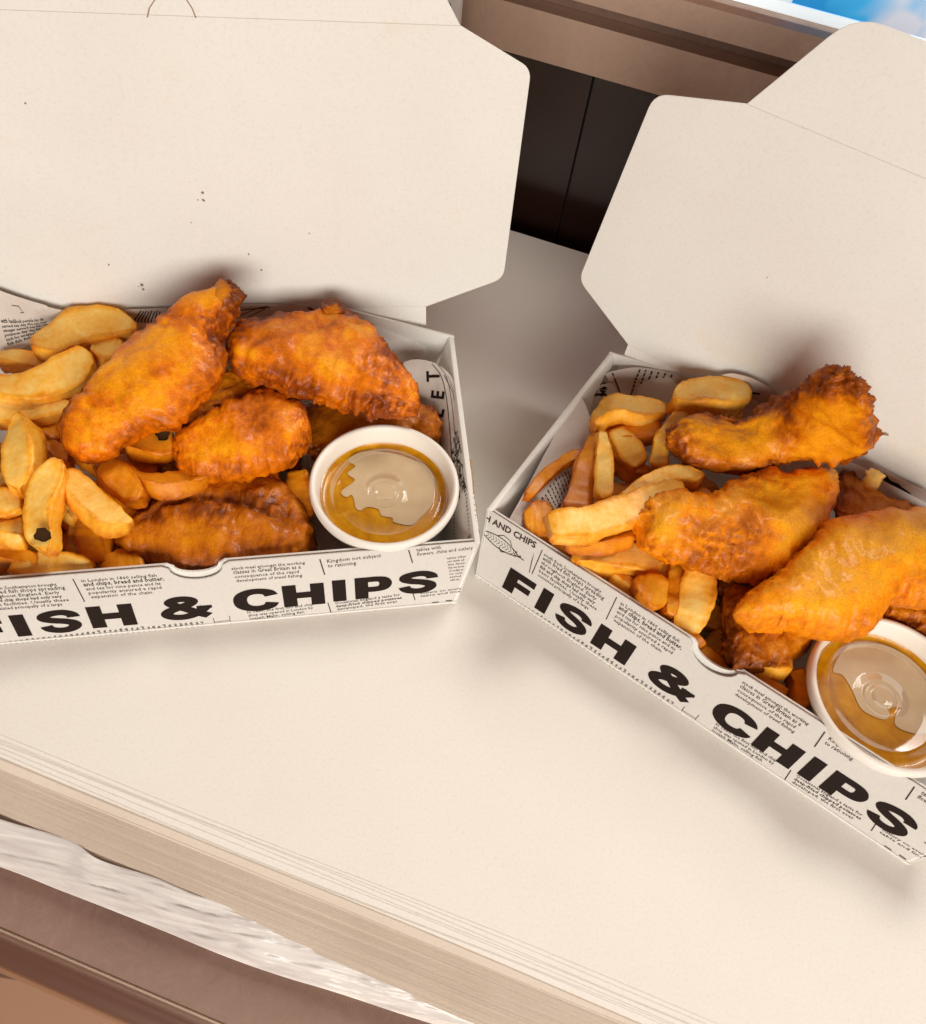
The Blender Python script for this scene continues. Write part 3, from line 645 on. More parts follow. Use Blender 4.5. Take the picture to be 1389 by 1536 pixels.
def fish(label, group, ea, eb, za, zb, T, m, **k):
    return tag(loft('battered_fish', ea, eb, za, zb, T, m, 'fish', n=k.pop('n', 130), mm=k.pop('mm', 100), **k), label, 'battered fish', group)
f1 = fish('longest golden goujon in the left box, its knobbly tip leaning against the lid', GF1,
     [(342, 424), (300, 444), (262, 466), (232, 490), (194, 519), (140, 572), (107, 615), (102, 662), (116, 690)],
     [(358, 432), (354, 468), (337, 500), (332, 555), (303, 600), (268, 638), (222, 648), (182, 676), (140, 697)], .086, .056, .030, M_bat, seed=1, crag=.62, spike=.6)
f2 = fish('broad craggy goujon at the back right of the left box, dark blistered edge', GF1,
     [(337, 505), (362, 484), (400, 481), (440, 480), (482, 474), (515, 468), (550, 491), (578, 528), (602, 550), (624, 580), (632, 606)],
     [(336, 528), (352, 553), (380, 568), (414, 582), (463, 598), (528, 611), (560, 616), (593, 619), (615, 620), (630, 615)], .066, .058, .026, M_bat, seed=2, crag=.88)
fish('small smooth golden piece in the middle of the left box, under the longest goujon', GF1,
     [(256, 668), (300, 640), (345, 612), (400, 594), (445, 603), (468, 630)], [(262, 700), (290, 713), (330, 717), (385, 709), (432, 690), (465, 657)], .046, .050, .028, M_bat, seed=3, crag=.55, spike=.5)
fish('dark rough piece tucked between the goujons in the middle of the left box', GF1,
     [(272, 632), (300, 596), (335, 570), (375, 558), (415, 580)], [(268, 672), (310, 652), (345, 628), (385, 612), (425, 606)], .044, .048, .022, M_batd, seed=4)
fish('wide brown piece with a creased top, behind the thumb notch of the left box', GF1,
     [(172, 806), (212, 770), (258, 737), (320, 718), (385, 712), (430, 728), (458, 765), (474, 812)],
     [(180, 828), (222, 848), (275, 866), (330, 872), (385, 868), (430, 858), (462, 844), (476, 832)], .026, .026, .034, M_batd, seed=5, crag=.6, mid=.75, groove=.0040, spike=.3)
fish('brown piece behind the sauce cup of the left box', GF1,
     [(440, 620), (500, 604), (570, 610), (640, 608), (664, 640)], [(445, 680), (500, 690), (560, 690), (620, 680), (660, 668)], .026, .028, .022, M_batd, seed=6)
# knobs of batter
for nm, par, ea, eb, za, zb, T, m_, sd in (('batter_knob', f1, [(322, 436), (345, 424), (356, 426)], [(330, 470), (352, 455), (362, 440)], .084, .092, .014, M_batd, 11),
        ('batter_knob', f2, [(484, 484), (486, 462), (500, 453)], [(512, 486), (515, 466), (506, 454)], .066, .073, .010, M_batd, 12),
        ('batter_knob', f2, [(512, 480), (528, 474), (545, 482)], [(530, 505), (548, 512), (556, 505)], .066, .066, .010, M_batd, 13)):
    o = loft(nm, ea, eb, za, zb, T, m_, 'fish', 40, 36, seed=sd); w = o.matrix_world; o.parent = par; o.location = Vector(o.location) - Vector(par.location)

fish('frilly-edged goujon at the top of the right box, leaning against the lid', GF2,
     [(998, 645, .066), (1022, 626, .068), (1060, 622, .068), (1112, 626, .069), (1151, 604, .076), (1188, 586, .092), (1218, 562, .114), (1256, 554, .131), (1288, 568, .133), (1307, 594, .124)],
     [(1000, 664, .062), (1022, 690, .060), (1056, 706, .060), (1112, 708, .060), (1168, 698, .061), (1220, 692, .064), (1262, 686, .070), (1292, 679, .076), (1300, 664, .082), (1308, 640, .092)], .064, .066, .022, M_batd2, seed=21, crag=1.0, frill=(0, 0), capf=.06, spike=1.1)
fish('paler ridged goujon in the middle of the right box, below the frilly one', GF2,
     [(948, 766), (976, 742), (1014, 740), (1064, 750), (1098, 727), (1140, 710), (1179, 714), (1224, 702), (1258, 706)],
     [(950, 790), (972, 820), (1004, 842), (1050, 854), (1100, 865), (1157, 872), (1196, 834), (1232, 795), (1260, 745)], .062, .056, .030, M_batl, seed=22, crag=.78, spike=.8)
fish('largest smooth golden piece in the right box, overhanging the sauce cup', GF2,
     [(1098, 908), (1135, 884), (1180, 848), (1215, 812), (1250, 783), (1322, 772), (1400, 768), (1450, 778)],
     [(1108, 930), (1160, 945), (1220, 953), (1262, 955), (1300, 940), (1338, 908), (1400, 914), (1455, 900)], .060, .066, .036, M_batl, seed=23, crag=.42, spike=.5)
fish('dark craggy piece under the largest one in the right box', GF2,
     [(1082, 880), (1130, 870), (1180, 895), (1222, 935)], [(1086, 965), (1112, 1004), (1165, 1010), (1212, 982)], .040, .036, .026, M_batd, seed=24)
fish('brown piece by the hinge of the right box, below the dark printed block', GF2,
     [(1246, 722), (1268, 706), (1294, 728), (1330, 752), (1372, 768), (1440, 784)], [(1250, 790), (1285, 800), (1320, 800), (1360, 800), (1400, 800), (1445, 800)], .043, .041, .016, M_batd, seed=25)
fish('dark brown piece between the largest one and the sauce cup in the right box', GF2,
     [(1310, 905), (1350, 895), (1400, 905), (1450, 915)], [(1315, 935), (1360, 945), (1400, 968), (1455, 980)], .040, .040, .022, M_batd, seed=26)

G1, G2 = 'thick-cut chips in the left box', 'thick-cut chips in the right box'
def chip(label, g, ea, eb, za, zb=None, T=.012, o=0, **k):
    k.pop('e', 0); k['roll'] = k.get('roll', random.uniform(-.3, .3))
    A_ = catmull(ea, 9); B_ = catmull(eb, 9); M_ = (A_ + B_) / 2; ea = M_ + (A_ - M_) * .90; eb = M_ + (B_ - M_) * .90; T = T * .78
    ob = loft('potato_chip', ea, eb, za, za if zb is None else zb, T, M_chipo if o else M_chip, 'chip', n=34, mm=32, seed=random.random() * 9, **k)
    return tag(ob, label, 'chip', g)
chip('curved chip highest at the back of the left box, behind the longest goujon', G1, [(46, 515), (80, 486), (120, 468), (165, 466), (192, 474), (208, 492)], [(52, 530), (85, 542), (105, 532), (142, 514), (178, 506), (206, 501)], .054)
chip('stubby square-ended chip beside the longest goujon in the left box', G1, [(141, 512), (160, 506), (178, 510), (189, 524)], [(139, 550), (155, 557), (168, 554), (178, 546)], .048, T=.016)
chip('thin flat chip below the folded newsprint in the left box', G1, [(0, 533), (40, 528), (75, 534), (92, 545)], [(0, 553), (40, 554), (78, 556), (92, 552)], .046)
chip('wide pale chip with a cut end pointing to the stubby square chip', G1, [(-30, 568), (40, 562), (88, 541), (126, 520), (139, 530)], [(-30, 602), (45, 606), (95, 594), (125, 574), (143, 549)], .052, .056)
chip('long straight chip at the left edge, just below the wide pale one', G1, [(-30, 603), (40, 605), (88, 602), (114, 607)], [(-30, 636), (30, 642), (70, 637), (113, 623)], .047)
chip('fat oval chip standing up at the left, left of the one with a black eye', G1, [(36, 626), (13, 652), (5, 692), (12, 732), (28, 742)], [(40, 627), (62, 648), (68, 690), (56, 728), (38, 742)], .056, T=.016, e=3.2)
c_eye = chip('chip with a round black eye near its lower end', G1, [(84, 692), (52, 722), (36, 785), (48, 820), (64, 830)], [(98, 698), (104, 722), (92, 775), (90, 815), (80, 830)], .062, .056, T=.014, e=3)
chip('pale broad chip slanting down to the creased brown fish piece', G1, [(103, 706), (128, 712), (165, 745), (202, 786)], [(97, 752), (125, 785), (160, 804), (195, 793)], .056, .054, T=.013)
chip('golden ridged chip just below the tip end of the longest goujon', G1, [(158, 692), (178, 690), (206, 716), (223, 740)], [(142, 722), (165, 744), (188, 758), (216, 754)], .046, T=.015, o=1)
chip('chip with a small brown spot, its square end above the creased fish piece', G1, [(183, 690), (222, 712), (268, 710), (306, 700), (312, 706)], [(205, 727), (232, 744), (275, 742), (312, 730), (318, 722)], .044, T=.014, o=1)
c_mark = chip('rounded chip with a black mark under the longest goujon', G1, [(185, 660), (215, 650), (246, 642), (262, 652)], [(190, 682), (215, 689), (246, 689), (262, 680)], .046, T=.014, o=1)
chip('short chip end between the oval chip and the longest goujon', G1, [(70, 668), (90, 666), (109, 676)], [(70, 684), (90, 697), (107, 703)], .048, o=1)
chip('brownish chip piece under the long straight one in the left box', G1, [(66, 636), (84, 632), (102, 636)], [(68, 664), (84, 668), (100, 664)], .040, o=1)
chip('pale chip end at the left edge below the oval chip', G1, [(-20, 742), (10, 736), (36, 740)], [(-20, 774), (15, 777), (38, 772)], .048)
chip('chip end at the left edge, left of the black-eyed chip', G1, [(-20, 785), (12, 780), (38, 780)], [(-20, 816), (14, 821), (38, 818)], .046)
chip('chip at the front left lying under another along the wall', G1, [(-30, 820), (20, 818), (58, 830)], [(-30, 842), (20, 846), (60, 850)], .036, o=1)
chip('rounded chip lying along the front wall of the left box', G1, [(25, 848), (60, 832), (105, 828), (140, 842)], [(15, 868), (60, 872), (105, 868), (142, 862)], .034, T=.014, e=3)
chip('upright chip sunk between the pale broad chip and the front wall', G1, [(120, 770), (117, 810), (122, 848)], [(168, 785), (168, 820), (162, 848)], .030, T=.014, o=1)
chip('short chip by the front wall under the creased fish piece', G1, [(155, 838), (182, 826), (216, 836)], [(155, 866), (190, 866), (220, 860)], .028, T=.012, o=1)
chip('yellow chip tip showing above the creased fish piece, left of the cup', G1, [(372, 712), (395, 700), (418, 706)], [(380, 735), (400, 738), (424, 732)], .030, o=1)
chip('yellow chip standing between the creased fish piece and the sauce cup', G1, [(432, 712), (428, 740), (440, 775)], [(465, 712), (472, 745), (470, 780)], .028, o=1)
chip('chip running out of the picture on the left above the oval one', G1, [(-40, 636), (-15, 645), (6, 670)], [(-40, 680), (-20, 690), (0, 700)], .046, o=1)
# the eye and the mark
def spot(px, py, rp, parent_o, z, name='black_eye'):
    c = U(px, py, z); k = 14; t = unit(CX3 - c); a1 = unit(np.cross(t, [1, 0, 0])); a2 = np.cross(t, a1); r = rp / 3300.
    ring = [c + (a1 * math.cos(q) + a2 * math.sin(q)) * r * random.uniform(.70, 1.15) for q in np.linspace(0, 2 * math.pi, k, endpoint=False)]
    V = ring + [c + t * r * .01] + [p - t * .004 for p in ring]
    o = mesh_obj(name, V, [(i, (i + 1) % k, k) for i in range(k)] + [(i, (i + 1) % k, k + 1 + (i + 1) % k, k + 1 + i) for i in range(k)], M_eye, None, True)
    o.parent = parent_o; o.matrix_parent_inverse = Matrix.Translation(-Vector(parent_o.location)); return o
M_eye, _, _ = mat('burnt_black', (.045, .020, .008), .9, spec=.05)
spot(65, 803, 12, c_eye, .0655); spot(245, 651, 12, c_mark, .0545, 'black_mark')

chip('chip arching at the back left corner of the right box', G2, [(886, 632), (905, 600), (955, 598), (1003, 612)], [(892, 650), (925, 634), (960, 638), (1002, 626)], .050, T=.014)
chip('pale-topped fat chip highest at the back of the right box', G2, [(1003, 598), (1022, 576), (1062, 569), (1102, 574), (1119, 590)], [(1006, 612), (1030, 622), (1062, 624), (1100, 624), (1120, 612)], .060, T=.018, e=3)
chip('short chip under the pale-topped fat chip', G2, [(1040, 615), (1075, 612), (1108, 612)], [(1045, 640), (1080, 640), (1110, 632)], .048, T=.012)
chip('curved chip hanging down left of the frilly goujon', G2, [(1003, 626), (980, 655), (973, 702)], [(1030, 624), (1003, 662), (1004, 706)], .056, .052, T=.012)
chip('orange chip under the arching one in the right box', G2, [(893, 652), (930, 642), (990, 634)], [(905, 672), (940, 672), (985, 664)], .045, o=1)
chip('broad chip behind the upright pair in the right box', G2, [(930, 645), (955, 662), (970, 694)], [(905, 660), (925, 690), (950, 708)], .046, T=.012)
chip('orange wedge chip in the hollow behind the long curved chip', G2, [(914, 674), (945, 690), (978, 708)], [(918, 696), (942, 716), (972, 716)], .042, o=1)
chip('right one of the upright pair of chips in the right box', G2, [(893, 650), (889, 690), (893, 745), (900, 752)], [(906, 652), (919, 700), (921, 745), (914, 752)], .054, T=.011)
chip('left one of the upright pair, broad and orange', G2, [(884, 656), (862, 700), (836, 765)], [(900, 652), (893, 700), (890, 768)], .048, T=.012, o=1)
chip('chip arched over the newsprint at the left wall of the right box', G2, [(782, 748), (806, 710), (846, 683), (872, 678)], [(796, 752), (822, 728), (852, 702), (870, 694)], .046, T=.008, o=1)
chip('long thin curved chip lying above the thick pale one', G2, [(920, 748), (958, 716), (1010, 702), (1042, 704), (1057, 714)], [(935, 756), (975, 738), (1010, 728), (1042, 730), (1056, 722)], .060, T=.011)
chip('thick pale chip, the longest in the right box, running under the ridged goujon', G2, [(815, 768), (868, 766), (930, 748), (990, 724), (1020, 718)], [(828, 814), (878, 812), (932, 798), (968, 784), (1020, 760)], .064, .060, T=.013)
chip('orange chip end left of the thick pale chip, near the front wall', G2, [(780, 772), (800, 754), (824, 760)], [(786, 794), (804, 814), (834, 815)], .036, T=.014, o=1)
chip('orange chip directly beneath the thick pale chip', G2, [(840, 805), (890, 805), (948, 790)], [(850, 824), (890, 832), (950, 820)], .050, T=.012, o=1)
chip('knobbly pale chip below the thick pale one, beside the ridged goujon', G2, [(856, 846), (880, 826), (925, 822), (965, 822), (997, 842)], [(868, 854), (900, 862), (940, 862), (972, 866), (988, 856)], .041, T=.015, e=3)
chip('orange chip along the front wall under the fish drawing', G2, [(812, 800), (840, 808), (872, 830)], [(822, 822), (845, 834), (868, 852)], .030, o=1)
chip('thin chip slanting to the front wall, left of the blocky one', G2, [(918, 858), (946, 872), (990, 905)], [(912, 870), (938, 888), (982, 918)], .036, T=.010)
chip('blocky chip below the knobbly pale one', G2, [(944, 872), (970, 866), (998, 872)], [(952, 896), (975, 918), (998, 908)], .042, T=.015, o=1)
chip('tall yellow chip left of the dark craggy fish piece', G2, [(1028, 848), (1010, 890), (1000, 942)], [(1078, 858), (1072, 905), (1046, 955)], .046, .034, T=.014)
chip('chip edge behind the tall yellow one', G2, [(1000, 850), (996, 880), (990, 920)], [(1030, 850), (1020, 890), (1010, 930)], .040, T=.012, o=1)
chip('brown-tipped chip at the front wall just left of the notch', G2, [(1030, 925), (1040, 945), (1058, 968)], [(1010, 940), (1024, 958), (1046, 978)], .030, T=.010, o=1)
chip('yellow chip seen in the notch of the right box', G2, [(1038, 962), (1066, 980), (1092, 1004)], [(1032, 985), (1060, 1010), (1090, 1024)], .026, T=.012, o=1)
chip('small yellow chip end under the dark craggy fish piece', G2, [(1136, 985), (1158, 980), (1184, 992)], [(1138, 1010), (1160, 1018), (1182, 1014)], .034, T=.012)
chip('chip lying along the wall between the notch and the cup', G2, [(1108, 1000), (1140, 1012), (1182, 1032)], [(1112, 1022), (1140, 1038), (1178, 1052)], .028, T=.012, o=1)
chip('brownish chip tip above the ridged goujon', G2, [(1034, 738), (1048, 732), (1064, 742)], [(1034, 760), (1050, 765), (1064, 760)], .052, T=.010, o=1)
chip('yellow chip pressed against the side of the right sauce cup', G2, [(1176, 1008), (1184, 1030), (1192, 1066)], [(1204, 1008), (1208, 1034), (1212, 1066)], .028, T=.012, o=1)
def buried(f, n, seed, label, g, u0, u1):
    r = random.Random(seed)
    for i in range(n):
        u = r.uniform(u0, u1); v = r.uniform(.036, .112); z = .012 + .024 * i / n; a = r.uniform(0, math.pi)
        if u > .095: z = min(z, .017)
        Ln = r.uniform(.024, .036)
        c = f.BL + f.ex * u + f.ey * v + np.array([0, 0, z])
        if min(math.hypot(c[0] + .0415, c[1] - .2325), math.hypot(c[0] - .2115, c[1] - .167)) < .050: continue
        d = (f.ex * math.cos(a) + f.ey * math.sin(a)) * Ln; w = (-f.ex * math.sin(a) + f.ey * math.cos(a)) * .007
        dd = d / 2
        def px(P): q = P - CX3; zz = q @ _F; return (CX + FPX * (q @ _R) / zz, CY - FPX * (q @ _U) / zz)
        ea = [px(c - dd + w), px(c + w * 1.15), px(c + dd + w)]; eb = [px(c - dd - w), px(c - w * 1.15), px(c + dd - w)]
        chip(label, g, ea, eb, z, z, T=.012, o=r.random() < .6)
buried(F1, 44, 31, 'chip buried deep in the left box, glimpsed in the dark gaps between the others', 'chips buried in the left box', .025, .20)
buried(F2, 40, 32, 'chip buried deep in the right box, glimpsed in the dark gaps between the others', 'chips buried in the right box', .02, .175)
tag(loft('batter_crumb', [(1300, 712), (1306, 706), (1313, 712)], [(1300, 720), (1307, 725), (1314, 720)], .060, .060, .004, M_chip, 'fish', 24, 20, seed=5), 'tiny yellow batter crumb by the dark printed block', 'crumb')

# ------------------------------------------------------------------ sauce cups
def lathe(name, prof, c, m, parent, seg=96, axis=None):
    V = []; Fc = []; n = len(prof)
    for k in range(seg):
        a = 2 * math.pi * k / seg
        for r, z in prof: V.append((c[0] + r * math.cos(a), c[1] + r * math.sin(a), c[2] + z))
    for k in range(seg):
        for i in range(n - 1): Fc.append((k * n + i, k * n + i + 1, ((k + 1) % seg) * n + i + 1, ((k + 1) % seg) * n + i))
    o = mesh_obj(name, V, Fc, m, None, True); adopt(o, parent); return o
def cup(cx_, cy_, zr, R, patch_px, label):
    c = np.array([cx_, cy_, zr]); root = empty('sauce_cup', (cx_, cy_, zr - .040), label, 'sauce cup', 'foam cups of curry sauce with clear lids')
    s_ = R / .0385
    P = lambda L: [(r * s_, z) for r, z in L]
    lathe('cup_body', P([(.0002, -.040), (.026, -.040), (.0268, -.0392), (.0335, -.008), (.0345, -.0075), (.0352, -.003), (.0352, -.0005)]), c, M_foam, root)
    lathe('rim', P([(.0349, -.007), (.0372, -.0062), (.0381, -.004), (.0386, -.0015), (.0383, .0008), (.0372, .0018), (.0360, .0016), (.0352, .0006), (.0346, -.0010), (.0342, -.0035), (.0336, -.0070), (.0330, -.0108)]), c, M_foam, root)
    sauce = lathe('curry_sauce', P([(.0001, -.0102), (.020, -.0102), (.0255, -.0103), (.0285, -.0108), (.0305, -.0108), (.0325, -.0102), (.0334, -.0086)]), c, M_sauce, root)
    lathe('clear_lid', P([(.0336, -.0072), (.0328, -.0094), (.0310, -.0100), (.0285, -.0098), (.0268, -.0088), (.0260, -.0082), (.0250, -.0086), (.0150, -.0088), (.0100, -.0088), (.0092, -.0083), (.0086, -.0088), (.0070, -.0089), (.0062, -.0083), (.0054, -.0079), (.0046, -.0082), (.0020, -.0085), (.0001, -.0085)]), c, M_film, root)
    # pale lid reflection painted as a patch
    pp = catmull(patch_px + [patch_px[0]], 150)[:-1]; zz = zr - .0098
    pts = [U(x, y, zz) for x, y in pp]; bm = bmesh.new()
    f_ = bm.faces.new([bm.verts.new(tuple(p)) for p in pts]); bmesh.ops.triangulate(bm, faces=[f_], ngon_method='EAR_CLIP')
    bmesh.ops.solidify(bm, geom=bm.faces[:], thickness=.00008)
    o = bm_obj('reflection_patch', bm, M_patch); adopt(o, root)
    return root
q1 = lambda L: [(420 + x / 4.34, 600 + y / 4.34) for x, y in L]; q2 = lambda L: [(1180 + x / 5.12, 880 + y / 5.12) for x, y in L]
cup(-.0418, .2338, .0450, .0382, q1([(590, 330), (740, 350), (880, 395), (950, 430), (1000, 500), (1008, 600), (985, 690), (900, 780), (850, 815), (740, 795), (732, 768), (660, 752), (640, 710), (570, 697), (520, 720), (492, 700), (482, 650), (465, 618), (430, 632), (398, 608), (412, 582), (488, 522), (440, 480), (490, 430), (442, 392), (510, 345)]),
    'lidded foam cup of sauce in the left box, jagged pale reflection painted under its lid')
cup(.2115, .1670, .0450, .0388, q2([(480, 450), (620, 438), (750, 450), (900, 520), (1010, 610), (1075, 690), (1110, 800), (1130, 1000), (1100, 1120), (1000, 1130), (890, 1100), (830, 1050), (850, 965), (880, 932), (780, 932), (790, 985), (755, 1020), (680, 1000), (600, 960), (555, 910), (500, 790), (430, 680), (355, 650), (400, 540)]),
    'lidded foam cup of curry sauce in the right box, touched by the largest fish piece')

# ------------------------------------------------------------------ ream of paper, table, shelf
E_ = unit(np.array([.278, -.055, 0])); N_ = np.array([-E_[1], E_[0], 0])
def tn(P): return P @ N_
back_n = tn(U(820, 362, 0)); front_top = tn(U(300, 1222, 0)); fb = tn(U(230, 1314, -.040)); TH = .052
def slab(V, Fc, y0, y1, x0, x1, z1, z0, wob=0, seed=0):
    nx = 24; b0 = len(V); r = random.Random(seed); ph = r.uniform(0, 9); ph2 = r.uniform(0, 9)
    for i in range(nx):
        x = x0 + (x1 - x0) * i / (nx - 1); w = wob * (math.sin(x * 9 + ph) + .6 * math.sin(x * 23 + ph2)); dz = 0
        for (yy, zz) in ((y0 + w, z1), (y0 + w, z0), (y1, z0), (y1, z1)): V.append(E_ * x + N_ * yy + np.array([0, 0, zz + dz]))
    for i in range(nx - 1):
        for j in range(4): Fc.append((b0 + i * 4 + j, b0 + (i + 1) * 4 + j, b0 + (i + 1) * 4 + (j + 1) % 4, b0 + i * 4 + (j + 1) % 4))
    Fc.append((b0, b0 + 1, b0 + 2, b0 + 3)); k = b0 + (nx - 1) * 4; Fc.append((k, k + 3, k + 2, k + 1))
ream = empty('paper_ream', U(700, 1000, -TH), 'thick stack of large white paper sheets that both boxes stand on', 'paper stack')
lf = [tn(U(300, 1222, 0)), tn(U(300, 1228, 0)), tn(U(300, 1233, 0)), tn(U(300, 1237, 0)), tn(U(300, 1244, 0)), tn(U(300, 1249, 0)), tn(U(300, 1254, 0)), tn(U(300, 1260, 0))]
for i, y0 in enumerate(lf):
    V = []; Fc = []; z1 = -.00045 * i; slab(V, Fc, y0, back_n - .0008 * i, -.42, .55, z1, z1 - .00035, .0009, i)
    adopt(mesh_obj('sheet', V, Fc, M_sheet), ream)
# tan body of the ream: hundreds of sheet edges, joined
nW = tn(U(232, 1318, -.024)); nFt = tn(U(232, 1352, -TH))
V = []; Fc = []; nb = 110; z = -.0038; y0 = lf[-1]
for i in range(nb):
    t = i / nb; dz = (TH - .004) / nb; yy = (y0 - .0035 + (nW - y0 + .0035) * min(1, (-.0038 - z) / .0202) if z > -.024 else nW + (nFt - nW) * ((-.024 - z) / (TH - .024))) + random.uniform(-.0002, .0002); slab(V, Fc, yy, back_n - random.uniform(0, .004), -.42, .55, z, z - dz * .82, .0004, 100 + i); z -= dz
M_body = card_mat('sheet_edges', (.76, .67, .57), (.70, .60, .50))
o = mesh_obj('sheet_edges', V, Fc, M_body); adopt(o, ream); o['kind'] = 'stuff'
# torn plastic wrapper round the lower half
def wrapper():
    up = [(-260, 1150), (0, 1229), (60, 1246), (110, 1262), (150, 1290), (232, 1316), (300, 1344), (400, 1372), (500, 1397), (620, 1438), (720, 1476), (830, 1516), (1000, 1580)]
    lo = [(-260, 1210), (0, 1300), (90, 1335), (165, 1364), (250, 1398), (340, 1435), (420, 1463), (500, 1487), (600, 1520), (700, 1552), (900, 1620)]
    nu, nv = 260, 34; A = catmull(up, nu); B = catmull(lo, nu); G = np.zeros((nv, nu, 3))
    for j in range(nv):
        t = j / (nv - 1)
        for i in range(nu):
            q = A[i] * (1 - t) + B[i] * t; G[j, i] = U(q[0], q[1], -.024 - (TH - .0245 - .002) * t ** 1.2)
    X = (G @ E_); Y = np.linspace(0, 1, nv)[:, None] * np.ones((1, nu)); Q = np.stack([X * 22, Y * 5.5 + X * 9, X * 0], -1)
    f = ridged(np.stack([X * 9, Y * 2.6 + X * 5, X * 0], -1) + 3, 3) - .6; g = fbm(np.stack([X * 40, Y * 5 + X * 16, X * 0], -1), 3)
    n = unit(CX3 - G.mean((0, 1)))
    G = G + n * (.0002 + .0032 * np.sqrt(Y))[..., None] + n * (.0036 * np.maximum(f, -.28) + .0010 * g + .0016 * (ridged(np.stack([X * 16, Y * 6 + X * 34, X * 0], -1) + 8, 2) - .6))[..., None] * (np.sin(np.pi * np.clip(Y, .02, .98)) ** .5)[..., None] + n * .001
    V = np.vstack([G.reshape(-1, 3), (G - n * .0003).reshape(-1, 3)]); m = nu * nv; Fc = []
    for j in range(nv - 1):
        for i in range(nu - 1):
            a_ = j * nu + i; q = (a_, a_ + 1, a_ + nu + 1, a_ + nu); Fc.append(q); Fc.append(tuple(k + m for k in q[::-1]))
    M, nt, b = mat('milky_plastic_film', (.80, .76, .73), .30); b.inputs['Coat Weight'].default_value = .35; b.inputs['Coat Roughness'].default_value = .16
    p = pos_n(nt); mp = nn(nt, 'ShaderNodeMapping'); nt.links.new(p, mp.inputs[0]); mp.inputs['Rotation'].default_value = (0, 0, .2); mp.inputs['Scale'].default_value = (9, 150, 150)
    w = noise_n(nt, 1.2, 5, .6, mp.outputs[0], .8); nt.links.new(ramp_n(nt, w, [(.34, (.68, .63, .60)), (.64, (.90, .87, .83))]), b.inputs['Base Color']); bump_n(nt, b, w, .15, .0010)
    b.inputs['Alpha'].default_value = .80
    return tag(mesh_obj('plastic_wrapper', V, Fc, M, None, True), 'crumpled milky plastic wrapper torn open along the foot of the paper stack', 'plastic wrap')
wrapper()
# steel table with a rolled front edge
ed = tn(U(0, 1434, -TH)); prof = [(0.60, 0)]
prof = [(.62, 0.0), (.0102, 0.0), (.0102, -.030), (.62, -.030)]
V = []; Fc = []
for x in (-.8, .9):
    for a_, z_ in prof: V.append(E_ * x + N_ * (ed + a_) + np.array([0, 0, -TH + z_]))
n = len(prof); Fc = [(i, (i + 1) % n, n + (i + 1) % n, n + i) for i in range(n)] + [tuple(range(n))[::-1], tuple(range(n, 2 * n))]
tb = empty('steel_table', N_ * ed + np.array([0, 0, -TH - .03]), 'brownish stainless steel table top with a rolled edge under the paper stack', 'table')
adopt(mesh_obj('table_top', V, Fc, M_steel), tb)
M_polish, nt, b = mat('polished_steel_edge', (.80, .66, .54), .30, 1.0)
pf = [(.0100, .0003), (.0085, .0006), (.0072, .0011), (.0060, .0015), (.0048, .0016), (.0040, .0012)] + [(.0034 - .0099 * math.sin(a), .0010 - .0115 * (1 - math.cos(a))) for a in np.linspace(.1, math.pi / 2, 14)] + [(-.0065, -.030), (.0100, -.030)]
V = []
for x in (-.8, .9):
    for a_, z_ in pf: V.append(E_ * x + N_ * (ed + a_) + np.array([0, 0, -TH + z_]))
n = len(pf); Fc = [(i, (i + 1) % n, n + (i + 1) % n, n + i) for i in range(n)] + [tuple(range(n))[::-1], tuple(range(n, 2 * n))]
eo = mesh_obj('rolled_edge', V, Fc, M_polish); [setattr(p_, 'use_smooth', True) for p_ in eo.data.polygons if p_.index < 20]; adopt(eo, tb)
# floor
M_floor, nt, b = mat('floor_tile', (.50, .28, .16), .6); p = pos_n(nt)
bt = nn(nt, 'ShaderNodeTexBrick'); nt.links.new(p, bt.inputs['Vector']); bt.inputs['Scale'].default_value = 1.0; bt.inputs['Brick Width'].default_value = .9; bt.inputs['Row Height'].default_value = .9; bt.offset = 0
bt.inputs['Color1'].default_value = (.92, .58, .36, 1); bt.inputs['Color2'].default_value = (.42, .25, .16, 1); bt.inputs['Mortar'].default_value = (.25, .15, .1, 1); bt.inputs['Mortar Size'].default_value = .01
nt.links.new(bt.outputs[0], b.inputs['Base Color'])
tag(mesh_obj('floor', [(-3, -3, -.9), (3, -3, -.9), (3, 3, -.9), (-3, 3, -.9)], [(0, 1, 2, 3)], M_floor), kind='structure')

# equipment behind: raised counter shelf with dark recess under it
yb = back_n + .012; base = N_ * yb
def zof(x, y): P = UP(x, y, base, -N_); return P[2]
z_f0, z_f1, z_s1 = zof(1000, 146), zof(1000, 69), zof(1000, 38)
def ext(name, prof, m, parent, x0=-.6, x1=.9):
    V = []; n = len(prof)
    for x in (x0, x1):
        for a_, z_ in prof: V.append(E_ * x + N_ * (yb + a_) + np.array([0, 0, z_]))
    Fc = [(i, (i + 1) % n, n + (i + 1) % n, n + i) for i in range(n)] + [tuple(range(n))[::-1], tuple(range(n, 2 * n))]
    o = mesh_obj(name, V, Fc, m); adopt(o, parent); return o
shelf = empty('counter_shelf', base + np.array([0, 0, z_f0]), 'mauve-brown steel shelf with a stepped front behind the open lids', 'shelf')
ext('fascia', [(0, z_f0), (0, z_f1), (.30, z_f1), (.30, z_f0)], M_shelf, shelf)
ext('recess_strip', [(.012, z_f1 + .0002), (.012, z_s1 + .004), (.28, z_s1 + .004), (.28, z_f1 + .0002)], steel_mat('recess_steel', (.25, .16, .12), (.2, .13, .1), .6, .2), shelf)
zt0 = z_s1; 
def zrel(x, y, off): return UP(x, y, N_ * (yb + off), -N_)[2]
zr1 = zrel(1100, 21, .002)
ext('upper_rail', [(.002, zrel(1100, 67, .002)), (.002, zr1), (.006, zr1 + .002), (.27, zr1 + .002), (.27, zrel(1100, 67, .002))], M_shelf, shelf)
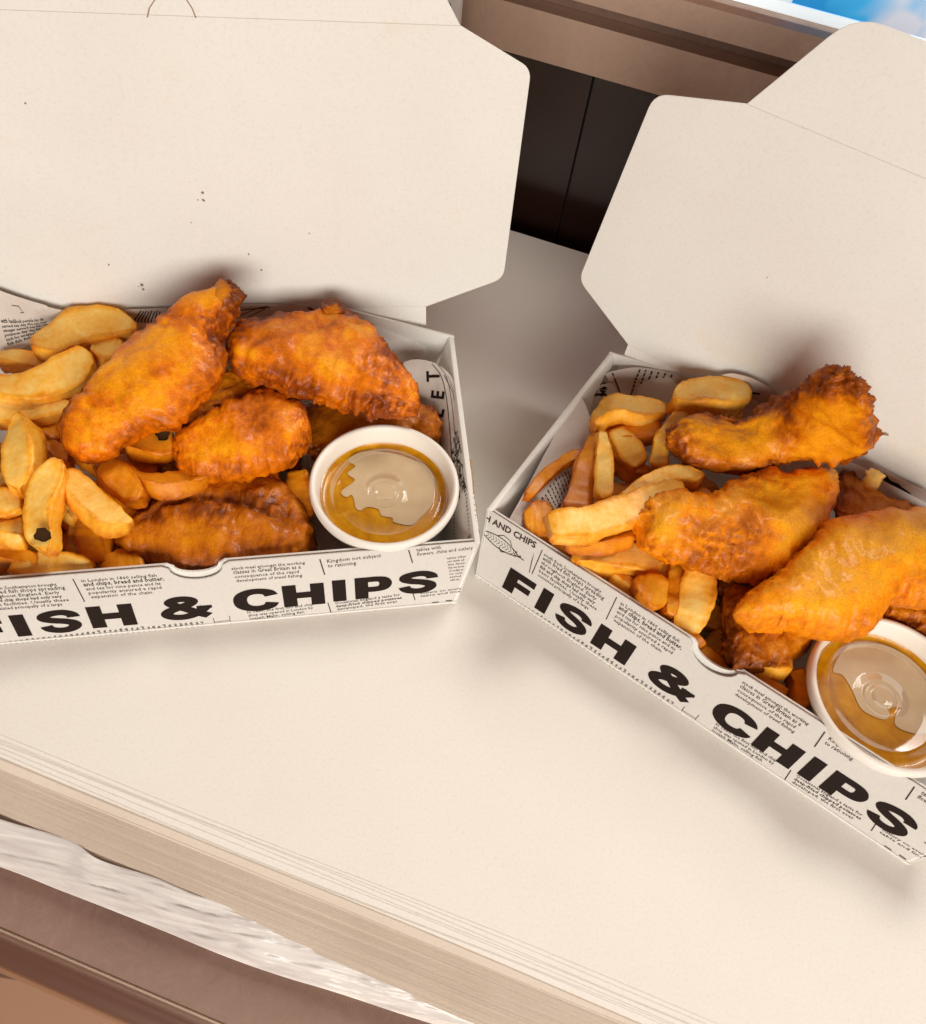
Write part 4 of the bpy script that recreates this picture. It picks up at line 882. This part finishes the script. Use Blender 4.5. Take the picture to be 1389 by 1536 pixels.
M_pale, nt, b = mat('pale_enamel_glow', (.84, .92, .93), .3); b.inputs['Emission Color'].default_value = (.80, .93, 1.0, 1); b.inputs['Emission Strength'].default_value = .55   # glow added to brighten the frame, shaded by the lid
M_blue, nt, b = mat('blue_painted_glare', (.02, .25, .55), .2); p = pos_n(nt)
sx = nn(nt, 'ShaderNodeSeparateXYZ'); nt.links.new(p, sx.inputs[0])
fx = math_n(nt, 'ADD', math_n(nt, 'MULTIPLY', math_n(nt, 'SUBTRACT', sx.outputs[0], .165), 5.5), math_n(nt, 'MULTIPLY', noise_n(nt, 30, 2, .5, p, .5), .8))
nt.links.new(ramp_n(nt, fx, [(.40, (.015, .27, .66)), (.50, (.04, .38, .75)), (.62, (.55, .60, .70))]), b.inputs['Base Color'])  # white glare painted into the colour towards the right
nt.links.new(b.inputs['Base Color'].links[0].from_socket, b.inputs['Emission Color']); b.inputs['Emission Strength'].default_value = .45   # glow added to brighten the blue front
disp_ = empty('display_unit', base + np.array([0, 0, zr1]), 'display unit with a pale frame and glossy blue front at the top right, unseen top added for shade', 'display unit')
zb0 = zr1 + .0022; zb1 = zrel(1270, 28, .012)
ext('pale_frame', [(.012, zb0), (.012, zb1), (.20, zb1), (.20, zb0)], M_pale, disp_)
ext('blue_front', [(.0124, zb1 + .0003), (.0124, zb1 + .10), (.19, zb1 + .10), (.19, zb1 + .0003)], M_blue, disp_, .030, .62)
ext('unseen_side_blocker', [(.022, zb1 + .0003), (.022, zb1 + .1003), (.19, zb1 + .1003), (.19, zb1 + .0003)], M_shelf, disp_, -.6, .0295)  # unseen left part, added to shade the paper at the back
ext('unseen_top_blocker', [(.020, zb1 + .1006), (.020, .31), (.19, .31), (.19, zb1 + .1006)], M_shelf, disp_, -.6, .9)  # unseen upper part, its height set to block the rear lamp
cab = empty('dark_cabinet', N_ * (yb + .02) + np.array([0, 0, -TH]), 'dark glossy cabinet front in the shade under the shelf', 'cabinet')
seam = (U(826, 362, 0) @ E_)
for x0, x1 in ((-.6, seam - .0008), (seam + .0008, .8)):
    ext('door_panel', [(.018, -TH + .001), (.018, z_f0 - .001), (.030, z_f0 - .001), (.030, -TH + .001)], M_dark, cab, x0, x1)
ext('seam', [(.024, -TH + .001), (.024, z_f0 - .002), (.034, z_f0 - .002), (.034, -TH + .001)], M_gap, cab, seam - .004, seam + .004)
# folded printed box standing behind the left lid
xr = UP(689, 30, N_ * (yb - .012), -N_) @ E_
zc0 = .0006; hb = .21
fb_ = empty('folded_box', E_ * (xr - .04) + N_ * (yb - .012) + np.array([0, 0, zc0]), 'edge of a flattened newsprint box standing behind the left lid, small figures printed down it', 'flat box')
def qb(x, z, o_=0): return E_ * (xr + x) + N_ * (yb - .012 - o_) + np.array([0, 0, z])
pl = plate('card_panel', [qb(-.10, zc0), qb(0, zc0), qb(0, hb), qb(-.10, hb)], N_, .004, M_news, fb_)
P = Print(); r = random.Random(4)
for i in range(26): P.text(r.choice(['0.28', '5.20', '15:20', '3.60', '0.05', '2.80', '1.10']), -.0135, .20 - i * .0042, .0036, 0, .02, .9, width=.0062 + .002 * r.random(), res=2)
o = mesh_obj('figure_print', [qb(x, y, .0002) for x, y in P.V], P.F, M_inks); adopt(o, fb_)
